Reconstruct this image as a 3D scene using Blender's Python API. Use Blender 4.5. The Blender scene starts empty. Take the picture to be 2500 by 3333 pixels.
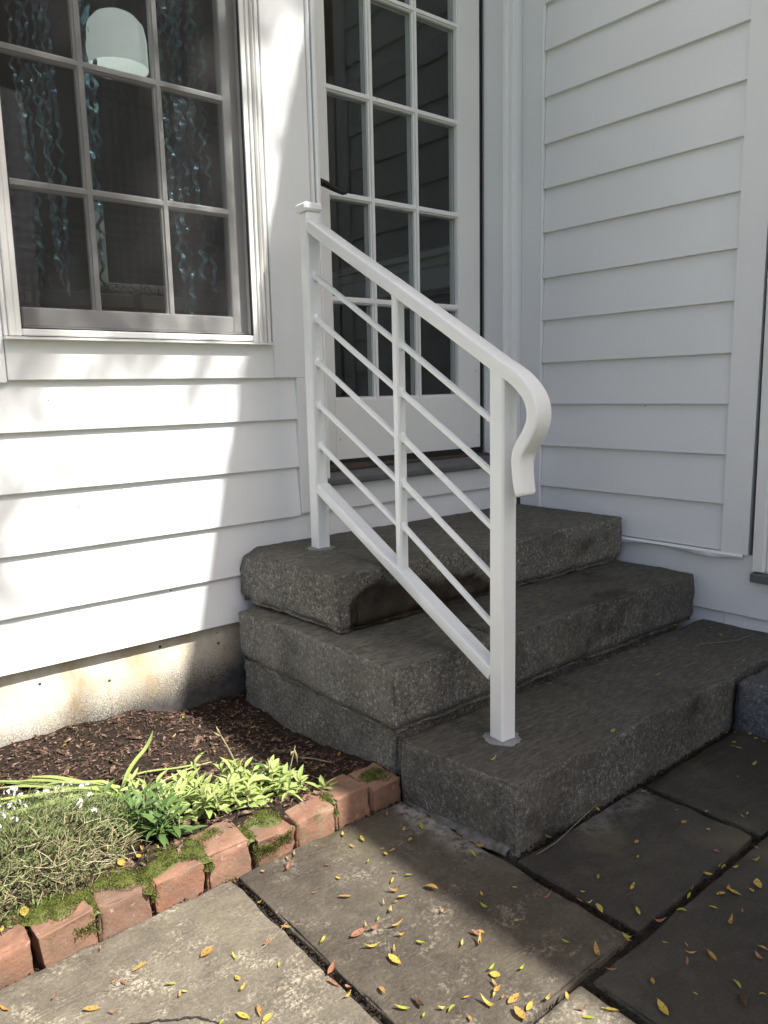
import bpy, math, random
from mathutils import Vector, Matrix, noise as mn

random.seed(7)
sc = bpy.context.scene
col = sc.collection

# ------------------------------------------------------------------ camera
def cam_matrix(yaw, pitch, roll, loc):
    y, p, r = (math.radians(a) for a in (yaw, pitch, roll))
    f = Vector((math.sin(y)*math.cos(p), math.cos(y)*math.cos(p), -math.sin(p)))
    ri = Vector((math.cos(y), -math.sin(y), 0)); u = ri.cross(f)
    r2 = math.cos(r)*ri + math.sin(r)*u
    u2 = -math.sin(r)*ri + math.cos(r)*u
    m = Matrix((r2, u2, -f)).transposed().to_4x4()
    m.translation = loc
    return m
cam = bpy.data.cameras.new('camera'); camo = bpy.data.objects.new('camera', cam); col.objects.link(camo)
cam.sensor_fit = 'VERTICAL'; cam.sensor_height = 36; cam.sensor_width = 27; cam.lens = 27.11
cam.clip_start = .05; cam.clip_end = 2000
camo.matrix_world = cam_matrix(39.44, 8.986, -1.278, Vector((0, -2.1, .955)))
sc.camera = camo

# ------------------------------------------------------------------ sky and sun
TO_SUN = Vector((.26, -.76, 1)).normalized()
elev = math.asin(TO_SUN.z); azim = math.atan2(TO_SUN.x, TO_SUN.y)
w = bpy.data.worlds.new('World'); sc.world = w; w.use_nodes = True
nt = w.node_tree; bg = nt.nodes['Background']
sky = nt.nodes.new('ShaderNodeTexSky'); sky.sky_type = 'NISHITA'; sky.sun_disc = False
sky.sun_elevation = elev; sky.sun_rotation = azim; sky.air_density = .7; sky.dust_density = 4.0; sky.ozone_density = 0
nt.links.new(sky.outputs[0], bg.inputs[0]); bg.inputs[1].default_value = .105
sl = bpy.data.lights.new('sun', 'SUN'); sl.energy = 5.0; sl.angle = math.radians(.53); sl.color = (1, .955, .89)
so = bpy.data.objects.new('sun', sl); col.objects.link(so); so.location = (3, -8, 12)
so.rotation_euler = TO_SUN.to_track_quat('Z', 'Y').to_euler()
vs = sc.view_settings; vs.view_transform = 'Standard'; vs.look = 'None'; vs.gamma = 1; vs.use_curve_mapping = False; vs.exposure = 1.2
sc.cycles.max_bounces = 7; sc.cycles.diffuse_bounces = 4; sc.cycles.transparent_max_bounces = 12
sc.cycles.caustics_reflective = False; sc.cycles.caustics_refractive = False

# ------------------------------------------------------------------ helpers
WO = {}                                             # world origin of every object used as a parent
class MB:
    def __init__(s): s.v = []; s.f = []; s.mask = []
    def add(s, vs_, fs, mask=None):
        o = len(s.v); s.v += [tuple(p) for p in vs_]; s.f += [tuple(i+o for i in f) for f in fs]
        s.mask += mask if mask else [0.0]*len(vs_)
        return s
    def box(s, x0, x1, y0, y1, z0, z1, c=0.0):
        if x1 < x0: x0, x1 = x1, x0
        if y1 < y0: y0, y1 = y1, y0
        if z1 < z0: z0, z1 = z1, z0
        if c <= 0:
            v = [(x, y, z) for x in (x0, x1) for y in (y0, y1) for z in (z0, z1)]
            return s.add(v, [(0,1,3,2),(4,6,7,5),(0,4,5,1),(2,3,7,6),(0,2,6,4),(1,5,7,3)])
        c = min(c, (x1-x0)*.45, (y1-y0)*.45, (z1-z0)*.45)
        X = (x0, x1); Y = (y0, y1); Z = (z0, z1); v = []; idx = {}
        for i in (0, 1):
            for j in (0, 1):
                for k in (0, 1):
                    sx, sy, sz = (1-2*i)*c, (1-2*j)*c, (1-2*k)*c
                    for a in range(3):
                        p = [X[i]+sx, Y[j]+sy, Z[k]+sz]; p[a] = (X[i], Y[j], Z[k])[a]
                        idx[i,j,k,a] = len(v); v.append(tuple(p))
        f = []
        q = [(0,0),(0,1),(1,1),(1,0)]
        for i in (0, 1):
            A = [idx[i,j,k,0] for j,k in q]; f.append(A if i == 0 else A[::-1])
            A = [idx[j,i,k,1] for j,k in q]; f.append(A[::-1] if i == 0 else A)
            A = [idx[j,k,i,2] for j,k in q]; f.append(A if i == 0 else A[::-1])
        for i in (0, 1):
            for j in (0, 1):
                f.append((idx[i,j,0,0],idx[i,j,1,0],idx[i,j,1,1],idx[i,j,0,1]))
                f.append((idx[i,0,j,0],idx[i,1,j,0],idx[i,1,j,2],idx[i,0,j,2]))
                f.append((idx[0,i,j,1],idx[1,i,j,1],idx[1,i,j,2],idx[0,i,j,2]))
                for k in (0, 1): f.append((idx[i,j,k,0],idx[i,j,k,1],idx[i,j,k,2]))
        return s.add(v, f)
    def extrude(s, prof, a, b, axis):
        """closed 2-D profile swept from a to b along axis 'x','y' or 'z'"""
        n = len(prof); v = []
        for t in (a, b):
            for p, q in prof:
                v.append({'x': (t, p, q), 'y': (p, t, q), 'z': (p, q, t)}[axis])
        f = [(i, (i+1) % n, n+(i+1) % n, n+i) for i in range(n)]
        return s.add(v, f+[tuple(range(n))[::-1], tuple(range(n, 2*n))])
    def tube(s, pts, rad, n=6, cap=True):
        pts = [Vector(p) for p in pts]; r = rad if isinstance(rad, (list, tuple)) else [rad]*len(pts)
        v = []; up0 = None
        for i, p in enumerate(pts):
            d = (pts[min(i+1, len(pts)-1)]-pts[max(i-1, 0)]).normalized()
            if up0 is None: up0 = Vector((0, 0, 1)) if abs(d.z) < .9 else Vector((1, 0, 0))
            a = d.cross(up0).normalized(); b = a.cross(d).normalized(); up0 = b
            for k in range(n):
                t = 2*math.pi*k/n; v.append(p+(a*math.cos(t)+b*math.sin(t))*r[i])
        f = [(i*n+k, i*n+(k+1) % n, (i+1)*n+(k+1) % n, (i+1)*n+k) for i in range(len(pts)-1) for k in range(n)]
        if cap: f += [tuple(range(n))[::-1], tuple(range((len(pts)-1)*n, len(pts)*n))]
        return s.add(v, f)
def obj(name, mb, mat, parent=None, origin=None, smooth=False, angle=None):
    """one mesh object; vertices are world coordinates, stored relative to the parent's origin"""
    po = WO.get(parent.name, Vector()) if parent else Vector()
    o3 = Vector(origin) if origin is not None else po
    me = bpy.data.meshes.new(name)
    me.from_pydata([tuple(Vector(p)-o3) for p in mb.v], [], mb.f)
    if any(mb.mask):
        at = me.attributes.new('mask', 'FLOAT', 'POINT'); at.data.foreach_set('value', mb.mask)
    if mat: me.materials.append(mat)
    import bmesh
    bm = bmesh.new(); bm.from_mesh(me); bmesh.ops.recalc_face_normals(bm, faces=bm.faces); bm.to_mesh(me); bm.free()
    if smooth:
        me.polygons.foreach_set('use_smooth', [True]*len(me.polygons))
        if angle is not None:
            try: me.set_sharp_from_angle(angle=math.radians(angle))
            except Exception: pass
    o = bpy.data.objects.new(name, me); col.objects.link(o)
    if parent: o.parent = parent
    o.location = o3-po; WO[o.name] = o3
    return o
def share(name, src, parent, loc, rot=(0, 0, 0), scale=1.0, mat=None):
    """another object on the same mesh data"""
    o = bpy.data.objects.new(name, src); col.objects.link(o); o.parent = parent
    o.location = loc; o.rotation_euler = rot; o.scale = (scale,)*3 if not isinstance(scale, tuple) else scale
    if mat: o.material_slots[0].link = 'OBJECT'; o.material_slots[0].material = mat
    return o
def tag(o, label, cat, group=None):
    o['label'] = label; o['category'] = cat
    if group: o['group'] = group
    return o
def thing(name, label, cat, loc, group=None):
    o = bpy.data.objects.new(name, None); col.objects.link(o); o.location = loc; o.empty_display_size = .1
    WO[o.name] = Vector(loc)
    return tag(o, label, cat, group)
def struct(name, mb, mat, **k):
    o = obj(name, mb, mat, **k); o['kind'] = 'structure'; return o
def fr(p, oct=4, H=.8): return mn.fractal(Vector(p), H, 2.0, oct)
def sstep(a, b, x):
    t = max(0, min(1, (x-a)/(b-a))); return t*t*(3-2*t)

# ------------------------------------------------------------------ materials
class M:
    """small node-graph writer"""
    def __init__(s, name, rough=.6, spec=.5):
        s.m = bpy.data.materials.new(name); s.m.use_nodes = True; s.t = s.m.node_tree; s.n = s.t.nodes
        s.b = s.n['Principled BSDF']; s.b.inputs['Roughness'].default_value = rough
        s.b.inputs['Specular IOR Level'].default_value = spec
        s.geo = s.n.new('ShaderNodeNewGeometry')
    def link(s, a, b): s.t.links.new(a, b)
    def pos(s): return s.geo.outputs['Position']
    def objc(s): 
        t = s.n.new('ShaderNodeTexCoord'); return t.outputs['Object']
    def scale(s, vec, xyz):
        q = s.n.new('ShaderNodeVectorMath'); q.operation = 'MULTIPLY'; s.link(vec, q.inputs[0]); q.inputs[1].default_value = xyz; return q.outputs[0]
    def noise(s, sc_, detail=4, rough=.55, vec=None, dist=0):
        q = s.n.new('ShaderNodeTexNoise'); q.inputs['Scale'].default_value = sc_; q.inputs['Detail'].default_value = detail
        q.inputs['Roughness'].default_value = rough; q.inputs['Distortion'].default_value = dist
        s.link(vec if vec is not None else s.pos(), q.inputs['Vector']); return q.outputs['Fac']
    def voro(s, sc_, feat='F1', out='Distance', vec=None):
        q = s.n.new('ShaderNodeTexVoronoi'); q.feature = feat; q.inputs['Scale'].default_value = sc_
        s.link(vec if vec is not None else s.pos(), q.inputs['Vector']); return q.outputs[out]
    def ramp(s, fac, stops, interp='LINEAR'):
        q = s.n.new('ShaderNodeValToRGB'); cr = q.color_ramp; cr.interpolation = interp
        while len(cr.elements) > 1: cr.elements.remove(cr.elements[0])
        cr.elements[0].position = stops[0][0]; cr.elements[0].color = s.c4(stops[0][1])
        for p, c in stops[1:]: cr.elements.new(p).color = s.c4(c)
        s.link(fac, q.inputs[0]); return q.outputs[0]
    @staticmethod
    def c4(c):
        if isinstance(c, (int, float)): return (c, c, c, 1)
        return (*c, 1) if len(c) == 3 else c
    def mix(s, fac, a, b, mode='MIX'):
        q = s.n.new('ShaderNodeMix'); q.data_type = 'RGBA'; q.blend_type = mode
        for sock, v in ((q.inputs[0], fac), (q.inputs[6], a), (q.inputs[7], b)):
            if hasattr(v, 'is_linked') or isinstance(v, bpy.types.NodeSocket): s.link(v, sock)
            elif sock.type == 'RGBA': sock.default_value = s.c4(v)
            else: sock.default_value = v
        return q.outputs[2]
    def math(s, op, a, b=None, c=None):
        q = s.n.new('ShaderNodeMath'); q.operation = op
        for i, v in enumerate((a, b, c)):
            if v is None: continue
            if isinstance(v, bpy.types.NodeSocket): s.link(v, q.inputs[i])
            else: q.inputs[i].default_value = v
        return q.outputs[0]
    def xyz(s, vec=None):
        q = s.n.new('ShaderNodeSeparateXYZ'); s.link(vec if vec is not None else s.pos(), q.inputs[0]); return q.outputs
    def rnd(s):
        return s.n.new('ShaderNodeObjectInfo').outputs['Random']
    def attr(s, name='mask'):
        q = s.n.new('ShaderNodeAttribute'); q.attribute_name = name; return q.outputs['Fac']
    def color(s, c):
        if isinstance(c, bpy.types.NodeSocket): s.link(c, s.b.inputs['Base Color'])
        else: s.b.inputs['Base Color'].default_value = s.c4(c)
        return s
    def rough(s, r):
        if isinstance(r, bpy.types.NodeSocket): s.link(r, s.b.inputs['Roughness'])
        else: s.b.inputs['Roughness'].default_value = r
        return s
    def bump(s, h, strength=.3, dist=.002):
        q = s.n.new('ShaderNodeBump'); q.inputs['Strength'].default_value = strength; q.inputs['Distance'].default_value = dist
        s.link(h, q.inputs['Height']); s.link(q.outputs[0], s.b.inputs['Normal']); return s

def paint(name, base, rough=.45, grain=(4, 4, 260), specks=True, grime=.06):
    m = M(name, rough)
    n1 = m.noise(2.3, 2); c = m.ramp(n1, [(.3, [v*(1-grime) for v in base]), (.7, base)])
    if specks:                                       # fly specks and chips in the paint
        vo = m.voro(16, out='Distance'); cell = m.voro(16, out='Color')
        cs = m.n.new('ShaderNodeSeparateColor'); m.link(cell, cs.inputs[0])
        sp = m.math('MULTIPLY', m.math('LESS_THAN', vo, .042), m.math('GREATER_THAN', cs.outputs[0], .62))
        c = m.mix(sp, c, (.09, .08, .07))
    m.color(c)
    m.bump(m.noise(1, 2, .6, m.scale(m.pos(), grain)), .14, .002)
    return m.m
WHITE = (.80, .81, .815)
MAT = {}
MAT['siding'] = paint('painted_clapboard', WHITE, .5, (5, 5, 230))
MAT['trim'] = paint('painted_trim', WHITE, .42, (180, 180, 5))
MAT['trim_h'] = paint('painted_trim_level', WHITE, .42, (5, 5, 200))
MAT['door'] = paint('painted_door', (.78, .785, .77), .4, (160, 160, 6))
MAT['sash'] = paint('painted_sash', (.78, .78, .77), .5, (60, 60, 60), False)
MAT['aluminium'] = paint('white_aluminium_frame', (.82, .82, .80), .33, (20, 20, 20), False, .12)
def m_rail():
    m = M('glossy_white_enamel', .22); m.color(m.ramp(m.noise(9, 3), [(.35, (.80, .815, .81)), (.65, (.835, .845, .84))]))
    m.bump(m.noise(45, 3), .10, .003); return m.m
MAT['enamel'] = m_rail()
def plain(name, c, rough=.6, n=None, var=.15, bump=.2, metal=0):
    m = M(name, rough); nn = m.noise(n or 20, 4)
    m.color(m.ramp(nn, [(.3, [v*(1-var) for v in c]), (.7, [min(1, v*(1+var)) for v in c])]))
    if bump: m.bump(nn, bump, .002)
    m.b.inputs['Metallic'].default_value = metal
    return m.m
MAT['black_rubber'] = plain('black_weatherstrip', (.012, .012, .014), .5)
MAT['sill'] = plain('grey_painted_sill', (.10, .10, .105), .55, 14, .25)
MAT['rot'] = plain('weathered_wood_strip', (.045, .028, .017), .8, 60, .6, .6)
MAT['bronze'] = plain('dark_bronze', (.035, .028, .018), .35, 30, .2, .05, .6)
MAT['mortar'] = plain('grey_mortar', (.20, .205, .21), .85, 70, .2, .5)
MAT['grime'] = plain('grimy_cement', (.085, .083, .078), .9, 60, .5, .8)
MAT['dark_room'] = plain('dim_room_wall', (.028, .026, .025), .9, 3)
MAT['wood'] = plain('raw_sheathing', (.35, .30, .24), .8, 20)
def m_granite(name, lo, mid, hi):
    m = M(name, .85, .25)
    P = m.pos()
    a = m.noise(95, 5, .75); b = m.noise(260, 3, .7)
    g_ = m.math('MULTIPLY_ADD', a, .55, m.math('MULTIPLY', b, .45))
    c = m.ramp(g_, [(.38, lo), (.46, mid), (.53, [v*1.2 for v in mid]), (.61, hi)])
    # big slow change of tone, brown bloom
    c = m.mix(m.math('MULTIPLY', m.ramp(m.noise(4.5, 5, .6), [(.40, 0), (.66, 1)]), .5), c, [v*.45 for v in mid])
    c = m.mix(m.math('MULTIPLY', m.ramp(m.noise(6.5, 5, .65), [(.52, 0), (.72, 1)]), .35), c, (.12, .098, .068))
    c = m.mix(m.math('MULTIPLY', m.ramp(m.noise(2.7, 6, .68), [(.50, 0), (.70, 1)]), .45), c, m.mix(.5, c, hi))
    nz = m.xyz(m.geo.outputs['Normal'])[2]
    tread = m.ramp(nz, [(.70, 0), (.86, 1)])
    streak = m.noise(1, 5, .7, m.scale(P, (26, 95, 40)))
    worn = m.ramp(streak, [(.30, [lo[0]*1.1, lo[1]*1.1, lo[2]*1.05]), (.50, [mid[0]*.9, mid[1]*.88, mid[2]*.82]), (.72, [mid[0]*1.9, mid[1]*1.85, mid[2]*1.7])])
    worn = m.mix(m.math('MULTIPLY', m.ramp(m.noise(3.2, 5, .6), [(.42, 0), (.62, 1)]), .5), worn, [v*.42 for v in mid])
    c = m.mix(m.math('MULTIPLY', tread, .78), c, worn)
    # dark wet stains with their own ragged outline
    c = m.mix(m.math('MULTIPLY', m.ramp(m.noise(3.1, 6, .62), [(.60, 0), (.67, 1)]), .6), c, (.014, .012, .010))
    mk = m.attr('mask')
    c = m.mix(mk, c, m.ramp(m.noise(14, 5), [(.35, (.016, .012, .008)), (.7, (.060, .042, .025))]))
    m.color(c)
    m.rough(m.math('SUBTRACT', .85, m.math('MULTIPLY', mk, .45)))
    h = m.mix(.5, m.noise(55, 7, .75), b)
    m.bump(h, .8, .006)
    return m.m
MAT['granite'] = m_granite('weathered_granite', (.028, .0265, .0225), (.122, .117, .102), (.42, .41, .375))
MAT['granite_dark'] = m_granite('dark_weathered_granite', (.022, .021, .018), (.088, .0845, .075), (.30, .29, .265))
MAT['granite_blue'] = m_granite('blue_grey_granite', (.024, .026, .029), (.085, .091, .098), (.24, .25, .265))
def m_paving(name, dark, mid, pale, lichen):
    m = M(name, .82, .3)
    a = m.noise(2.6, 7, .66, dist=.25); b = m.noise(17, 7, .74, dist=.15); f = m.noise(150, 4, .75)
    c = m.ramp(a, [(.34, dark), (.5, mid), (.66, pale)])
    c = m.mix(.5, c, m.ramp(b, [(.34, dark), (.52, mid), (.68, pale)]))
    c = m.mix(.35, c, m.ramp(f, [(.36, [v*.55 for v in mid]), (.5, mid), (.64, [v*1.7 for v in mid])]))
    wh = m.ramp(m.noise(11, 8, .8), [(.54-lichen, 0), (.70-lichen, 1)])
    fw = m.ramp(f, [(.46, 0), (.56, 1)])
    c = m.mix(m.math('MULTIPLY', m.math('MULTIPLY', wh, fw), .75), c, [min(.5, v*2.4) for v in pale])
    c = m.mix(m.math('MULTIPLY', m.ramp(m.noise(4.2, 5), [(.55, 0), (.72, 1)]), .35), c, (.13, .12, .06))
    c = m.mix(m.math('MULTIPLY', m.ramp(m.noise(6.3, 6, .7), [(.60, 0), (.70, 1)]), .45), c, [v*.6 for v in dark])
    c = m.mix(m.math('MULTIPLY', m.attr('mask'), m.ramp(m.noise(34, 6, .78), [(.40, 0), (.56, 1)])), c, (.42, .42, .41))
    m.color(c); m.rough(m.ramp(b, [(.3, .66), (.7, .92)]))
    m.bump(m.math('MULTIPLY_ADD', m.noise(1, 6, .7, m.scale(m.pos(), (5, 13, 8)), dist=.6), 1.6, m.math('MULTIPLY_ADD', b, .6, m.math('MULTIPLY', f, .25))), .8, .006)
    return m.m
MAT['paving_pale'] = m_paving('pale_lichened_bluestone', (.045, .038, .029), (.112, .097, .074), (.21, .185, .142), .03)
MAT['paving_mid'] = m_paving('brown_grey_bluestone', (.022, .018, .014), (.060, .050, .038), (.135, .118, .092), .01)
MAT['paving_shade_toned'] = m_paving('shade_toned_bluestone', (.014, .0125, .0105), (.034, .031, .026), (.078, .072, .062), -.08)  # darker stone for the slabs in shade; their shade is partly in the colour
def m_brick():
    m = M('old_red_brick', .85, .25); r = m.rnd()
    base = m.ramp(r, [(0, (.20, .092, .060)), (.3, (.25, .145, .10)), (.55, (.12, .080, .062)), (.8, (.26, .12, .078)), (1, (.20, .15, .115))])
    n = m.noise(26, 6, .65); c = m.mix(.55, base, m.ramp(n, [(.3, (.085, .048, .034)), (.55, (.23, .13, .085)), (.75, (.36, .26, .19))]))
    c = m.mix(m.math('MULTIPLY', m.ramp(m.noise(9, 6, .7), [(.55, 0), (.66, 1)]), .55), c, (.20, .165, .12))
    c = m.mix(m.math('MULTIPLY', m.ramp(m.noise(48, 5, .75), [(.60, 0), (.70, 1)]), .6), c, (.42, .35, .29))
    c = m.mix(m.math('MULTIPLY', m.ramp(m.noise(13, 6, .7), [(.46, 0), (.62, 1)]), .6), c, (.085, .062, .045))
    c = m.mix(m.math('MULTIPLY', m.ramp(m.noise(17, 5, .7), [(.58, 0), (.66, 1)]), .5), c, (.07, .085, .03))
    m.color(c); m.bump(m.mix(.5, n, m.noise(140, 4)), .7, .005); return m.m
MAT['brick'] = m_brick()
def m_found():
    m = M('tarred_concrete', .88, .25); x = m.xyz()
    c = m.ramp(m.noise(7, 6, .65), [(.3, (.40, .36, .27)), (.5, (.55, .51, .42)), (.7, (.66, .62, .54))])
    c = m.mix(m.math('MULTIPLY', m.ramp(m.noise(1, 5, .6, m.scale(m.pos(), (14, 14, 5))), [(.48, 0), (.68, 1)]), .7), c, (.42, .29, .13))
    vo = m.voro(26); vc = m.n.new('ShaderNodeSeparateColor'); m.link(m.voro(26, out='Color'), vc.inputs[0])
    c = m.mix(m.math('MULTIPLY', m.math('LESS_THAN', vo, .12), m.math('GREATER_THAN', vc.outputs[0], .72)), c, (.05, .045, .04))
    # sprayed-on black damp-proofing: ragged upper edge that climbs to the right
    line = m.math('ADD', m.math('MULTIPLY', m.math('SUBTRACT', x[0], .45), .13), .062)
    t = m.math('SUBTRACT', line, x[2])
    sp = m.math('ADD', m.math('MULTIPLY', t, 17), m.math('MULTIPLY', m.math('SUBTRACT', m.noise(330, 3, .75), .5), 4.2))
    sp = m.math('ADD', sp, m.math('MULTIPLY', m.math('SUBTRACT', m.noise(7, 4), .5), 1.6))
    c = m.mix(m.math('MULTIPLY', m.ramp(m.math('MULTIPLY_ADD', sp, .35, .4), [(.15, 0), (.75, 1)]), .96), c, m.ramp(m.noise(40, 4), [(.3, (.022, .021, .023)), (.7, (.06, .058, .06))]))
    m.color(c); m.bump(m.noise(150, 5, .7), .5, .003); return m.m
MAT['foundation'] = m_found()
def m_soil():
    m = M('dark_mulch_soil', .95, .2); m.color(m.ramp(m.noise(60, 6, .7), [(.3, (.012, .008, .006)), (.55, (.035, .024, .017)), (.75, (.08, .057, .041))]))
    m.bump(m.noise(90, 6, .75), 1, .012); return m.m
MAT['soil'] = m_soil()
MAT['joint'] = plain('dark_joint_soil', (.022, .018, .014), .95, 90, .5, .9)
def m_mulch():
    m = M('bark_mulch', .9, .2)
    c = m.ramp(m.noise(70, 4, .75), [(.32, (.012, .007, .005)), (.43, (.045, .028, .020)), (.55, (.125, .08, .058)), (.70, (.36, .26, .20))])
    m.color(c); m.bump(m.noise(1, 4, .6, m.scale(m.pos(), (120, 120, 120))), .6, .003); return m.m
MAT['mulch'] = m_mulch()
def m_lawn():
    m = M('lawn', .9, .2); m.color(m.ramp(m.noise(1.5, 6, .7), [(.3, (.09, .12, .045)), (.7, (.16, .19, .08))])); m.bump(m.noise(60, 4), .6, .03); return m.m
MAT['lawn'] = m_lawn()
def m_leaf(name, a, b, spots=None, trans=.35, scale=60):
    m = M(name, .5, .4); r = m.rnd(); n = m.noise(scale, 4, .6)
    c = m.mix(m.math('MULTIPLY_ADD', r, .6, m.math('MULTIPLY', n, .4)), a, b)
    if spots: c = m.mix(m.ramp(m.noise(260, 3, .6), [(.56, 0), (.64, 1)]), c, spots)
    m.color(c)
    tr = m.n.new('ShaderNodeBsdfTranslucent'); m.link(c, tr.inputs[0]) if isinstance(c, bpy.types.NodeSocket) else None
    mx = m.n.new('ShaderNodeMixShader'); mx.inputs[0].default_value = trans
    out = m.n['Material Output']; m.link(m.b.outputs[0], mx.inputs[1]); m.link(tr.outputs[0], mx.inputs[2]); m.link(mx.outputs[0], out.inputs[0])
    return m.m
MAT['fall_y'] = m_leaf('yellow_fallen_leaf', (.56, .42, .07), (.46, .36, .10), (.22, .10, .02))
MAT['fall_o'] = m_leaf('orange_fallen_leaf', (.48, .31, .08), (.38, .22, .07), (.15, .06, .02))
MAT['fall_g'] = m_leaf('yellow_green_fallen_leaf', (.42, .42, .05), (.26, .32, .045), (.20, .16, .03))
MAT['fall_r'] = m_leaf('brown_pink_fallen_leaf', (.36, .17, .10), (.27, .13, .08), (.12, .05, .03))
MAT['fall_b'] = m_leaf('dark_brown_fallen_leaf', (.10, .055, .03), (.06, .035, .02), (.03, .018, .01))
MAT['pale_leaf'] = m_leaf('pale_green_leaf', (.40, .46, .17), (.26, .36, .10), None, .3)
MAT['green_leaf'] = m_leaf('mid_green_leaf', (.075, .14, .04), (.12, .20, .055), None, .3)
MAT['strap_leaf'] = m_leaf('strap_leaf', (.25, .36, .10), (.38, .44, .14), None, .3, 12)
MAT['tree_leaf'] = m_leaf('tree_leaf', (.05, .09, .02), (.10, .13, .03), None, .3, 2)
MAT['feather'] = m_leaf('feathery_green', (.15, .20, .075), (.25, .28, .12), None, .3, 30)
MAT['straw'] = m_leaf('dry_straw', (.36, .31, .19), (.25, .21, .12), None, .15, 40)
MAT['flower'] = m_leaf('white_flower', (.75, .77, .80), (.82, .83, .82), None, .3)
MAT['moss'] = m_leaf('moss', (.060, .080, .016), (.125, .135, .030), None, .25, 25)
MAT['bark'] = plain('tree_bark', (.09, .075, .06), .9, 12, .4, .8)
MAT['twig'] = plain('grey_brown_twig', (.20, .16, .12), .8, 40, .3)
def m_glass():
    m = bpy.data.materials.new('window_glass'); m.use_nodes = True; t = m.node_tree; t.nodes.clear()
    tr = t.nodes.new('ShaderNodeBsdfTransparent'); tr.inputs[0].default_value = (.9, .93, .92, 1)
    gl = t.nodes.new('ShaderNodeBsdfGlossy'); gl.inputs['Roughness'].default_value = 0
    lw = t.nodes.new('ShaderNodeLayerWeight'); lw.inputs[0].default_value = .5
    pw = t.nodes.new('ShaderNodeMath'); pw.operation = 'POWER'; t.links.new(lw.outputs['Facing'], pw.inputs[0]); pw.inputs[1].default_value = 5
    fr_ = t.nodes.new('ShaderNodeMath'); fr_.operation = 'MULTIPLY_ADD'; t.links.new(pw.outputs[0], fr_.inputs[0]); fr_.inputs[1].default_value = .958; fr_.inputs[2].default_value = .042
    mx = t.nodes.new('ShaderNodeMixShader'); o = t.nodes.new('ShaderNodeOutputMaterial')
    t.links.new(fr_.outputs[0], mx.inputs[0]); t.links.new(tr.outputs[0], mx.inputs[1]); t.links.new(gl.outputs[0], mx.inputs[2]); t.links.new(mx.outputs[0], o.inputs[0])
    return m
MAT['glass'] = m_glass()
def m_screen():
    m = bpy.data.materials.new('insect_screen'); m.use_nodes = True; t = m.node_tree; t.nodes.clear()
    N = t.nodes.new; L = t.links.new
    tr = N('ShaderNodeBsdfTransparent'); df = N('ShaderNodeBsdfPrincipled')
    df.inputs['Specular IOR Level'].default_value = .12; df.inputs['Base Color'].default_value = (.03, .03, .031, 1); df.inputs['Roughness'].default_value = .5
    g = N('ShaderNodeNewGeometry'); sx = N('ShaderNodeSeparateXYZ'); L(g.outputs['Position'], sx.inputs[0])
    def wires(sock):                                  # woven wires, 1.3 mm apart
        a = N('ShaderNodeMath'); a.operation = 'PINGPONG'; L(sock, a.inputs[0]); a.inputs[1].default_value = .00065
        b = N('ShaderNodeMath'); b.operation = 'LESS_THAN'; L(a.outputs[0], b.inputs[0]); b.inputs[1].default_value = .00021
        return b.outputs[0]
    mx_ = N('ShaderNodeMath'); mx_.operation = 'MAXIMUM'; L(wires(sx.outputs[0]), mx_.inputs[0]); L(wires(sx.outputs[2]), mx_.inputs[1])
    mx = N('ShaderNodeMixShader'); o = N('ShaderNodeOutputMaterial')
    L(mx_.outputs[0], mx.inputs[0]); L(tr.outputs[0], mx.inputs[1]); L(df.outputs[0], mx.inputs[2]); L(mx.outputs[0], o.inputs[0])
    return m
MAT['screen'] = m_screen()
def m_foil():
    m = M('wavy_foil', .22); n = m.noise(70, 3)
    m.color(m.ramp(n, [(.3, (.08, .15, .18)), (.46, (.25, .38, .40)), (.56, (.10, .24, .42)), (.64, (.30, .55, .50)), (.75, (.75, .85, .85))]))  # palest and bluest spots are sparkle put into the colour
    m.b.inputs['Metallic'].default_value = .85; m.bump(m.noise(160, 3), .5, .004); return m.m
MAT['foil'] = m_foil()
def m_cloth():
    m = M('patterned_cloth', .9); v = m.voro(38, 'DISTANCE_TO_EDGE'); n = m.noise(90, 4, .6, dist=2)
    m.color(m.mix(m.math('MULTIPLY', m.ramp(v, [(.04, 1), (.07, 0)]), m.ramp(n, [(.45, 0), (.5, 1)])), (.42, .42, .43), (.05, .05, .06))); return m.m
MAT['cloth'] = m_cloth()
MAT['shade'] = plain('pale_lampshade', (.78, .78, .74), .8, 20, .05)
_p = MAT['shade'].node_tree.nodes['Principled BSDF']; _p.inputs['Emission Color'].default_value = (.92, 1, .97, 1); _p.inputs['Emission Strength'].default_value = .32   # mild glow added, making the lampshade brighter
MAT['board'] = plain('white_board', (.6, .6, .6), .7, 10, .05)
MAT['dark_wood'] = plain('dark_table_wood', (.05, .04, .03), .5, 20)
MAT['roof'] = plain('grey_roof_shingle', (.12, .12, .125), .9, 10, .3)

# ================================================================== SETTING
g = MB(); g.add([(-400, -400, -.06), (400, -400, -.06), (400, 400, -.06), (-400, 400, -.06)], [(0, 1, 2, 3)])
struct('ground', g, MAT['lawn'])
# bed of dark joint soil under the paving
g = MB(); n = 40
g.add([(-5.2, -5.2, -.018), (4.0, -5.2, -.018), (4.0, -.60, -.018), (-5.2, -.60, -.018)], [(0, 1, 2, 3)])
patio = struct('patio', g, MAT['joint'], origin=(0, -1.5, -.018))

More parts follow.
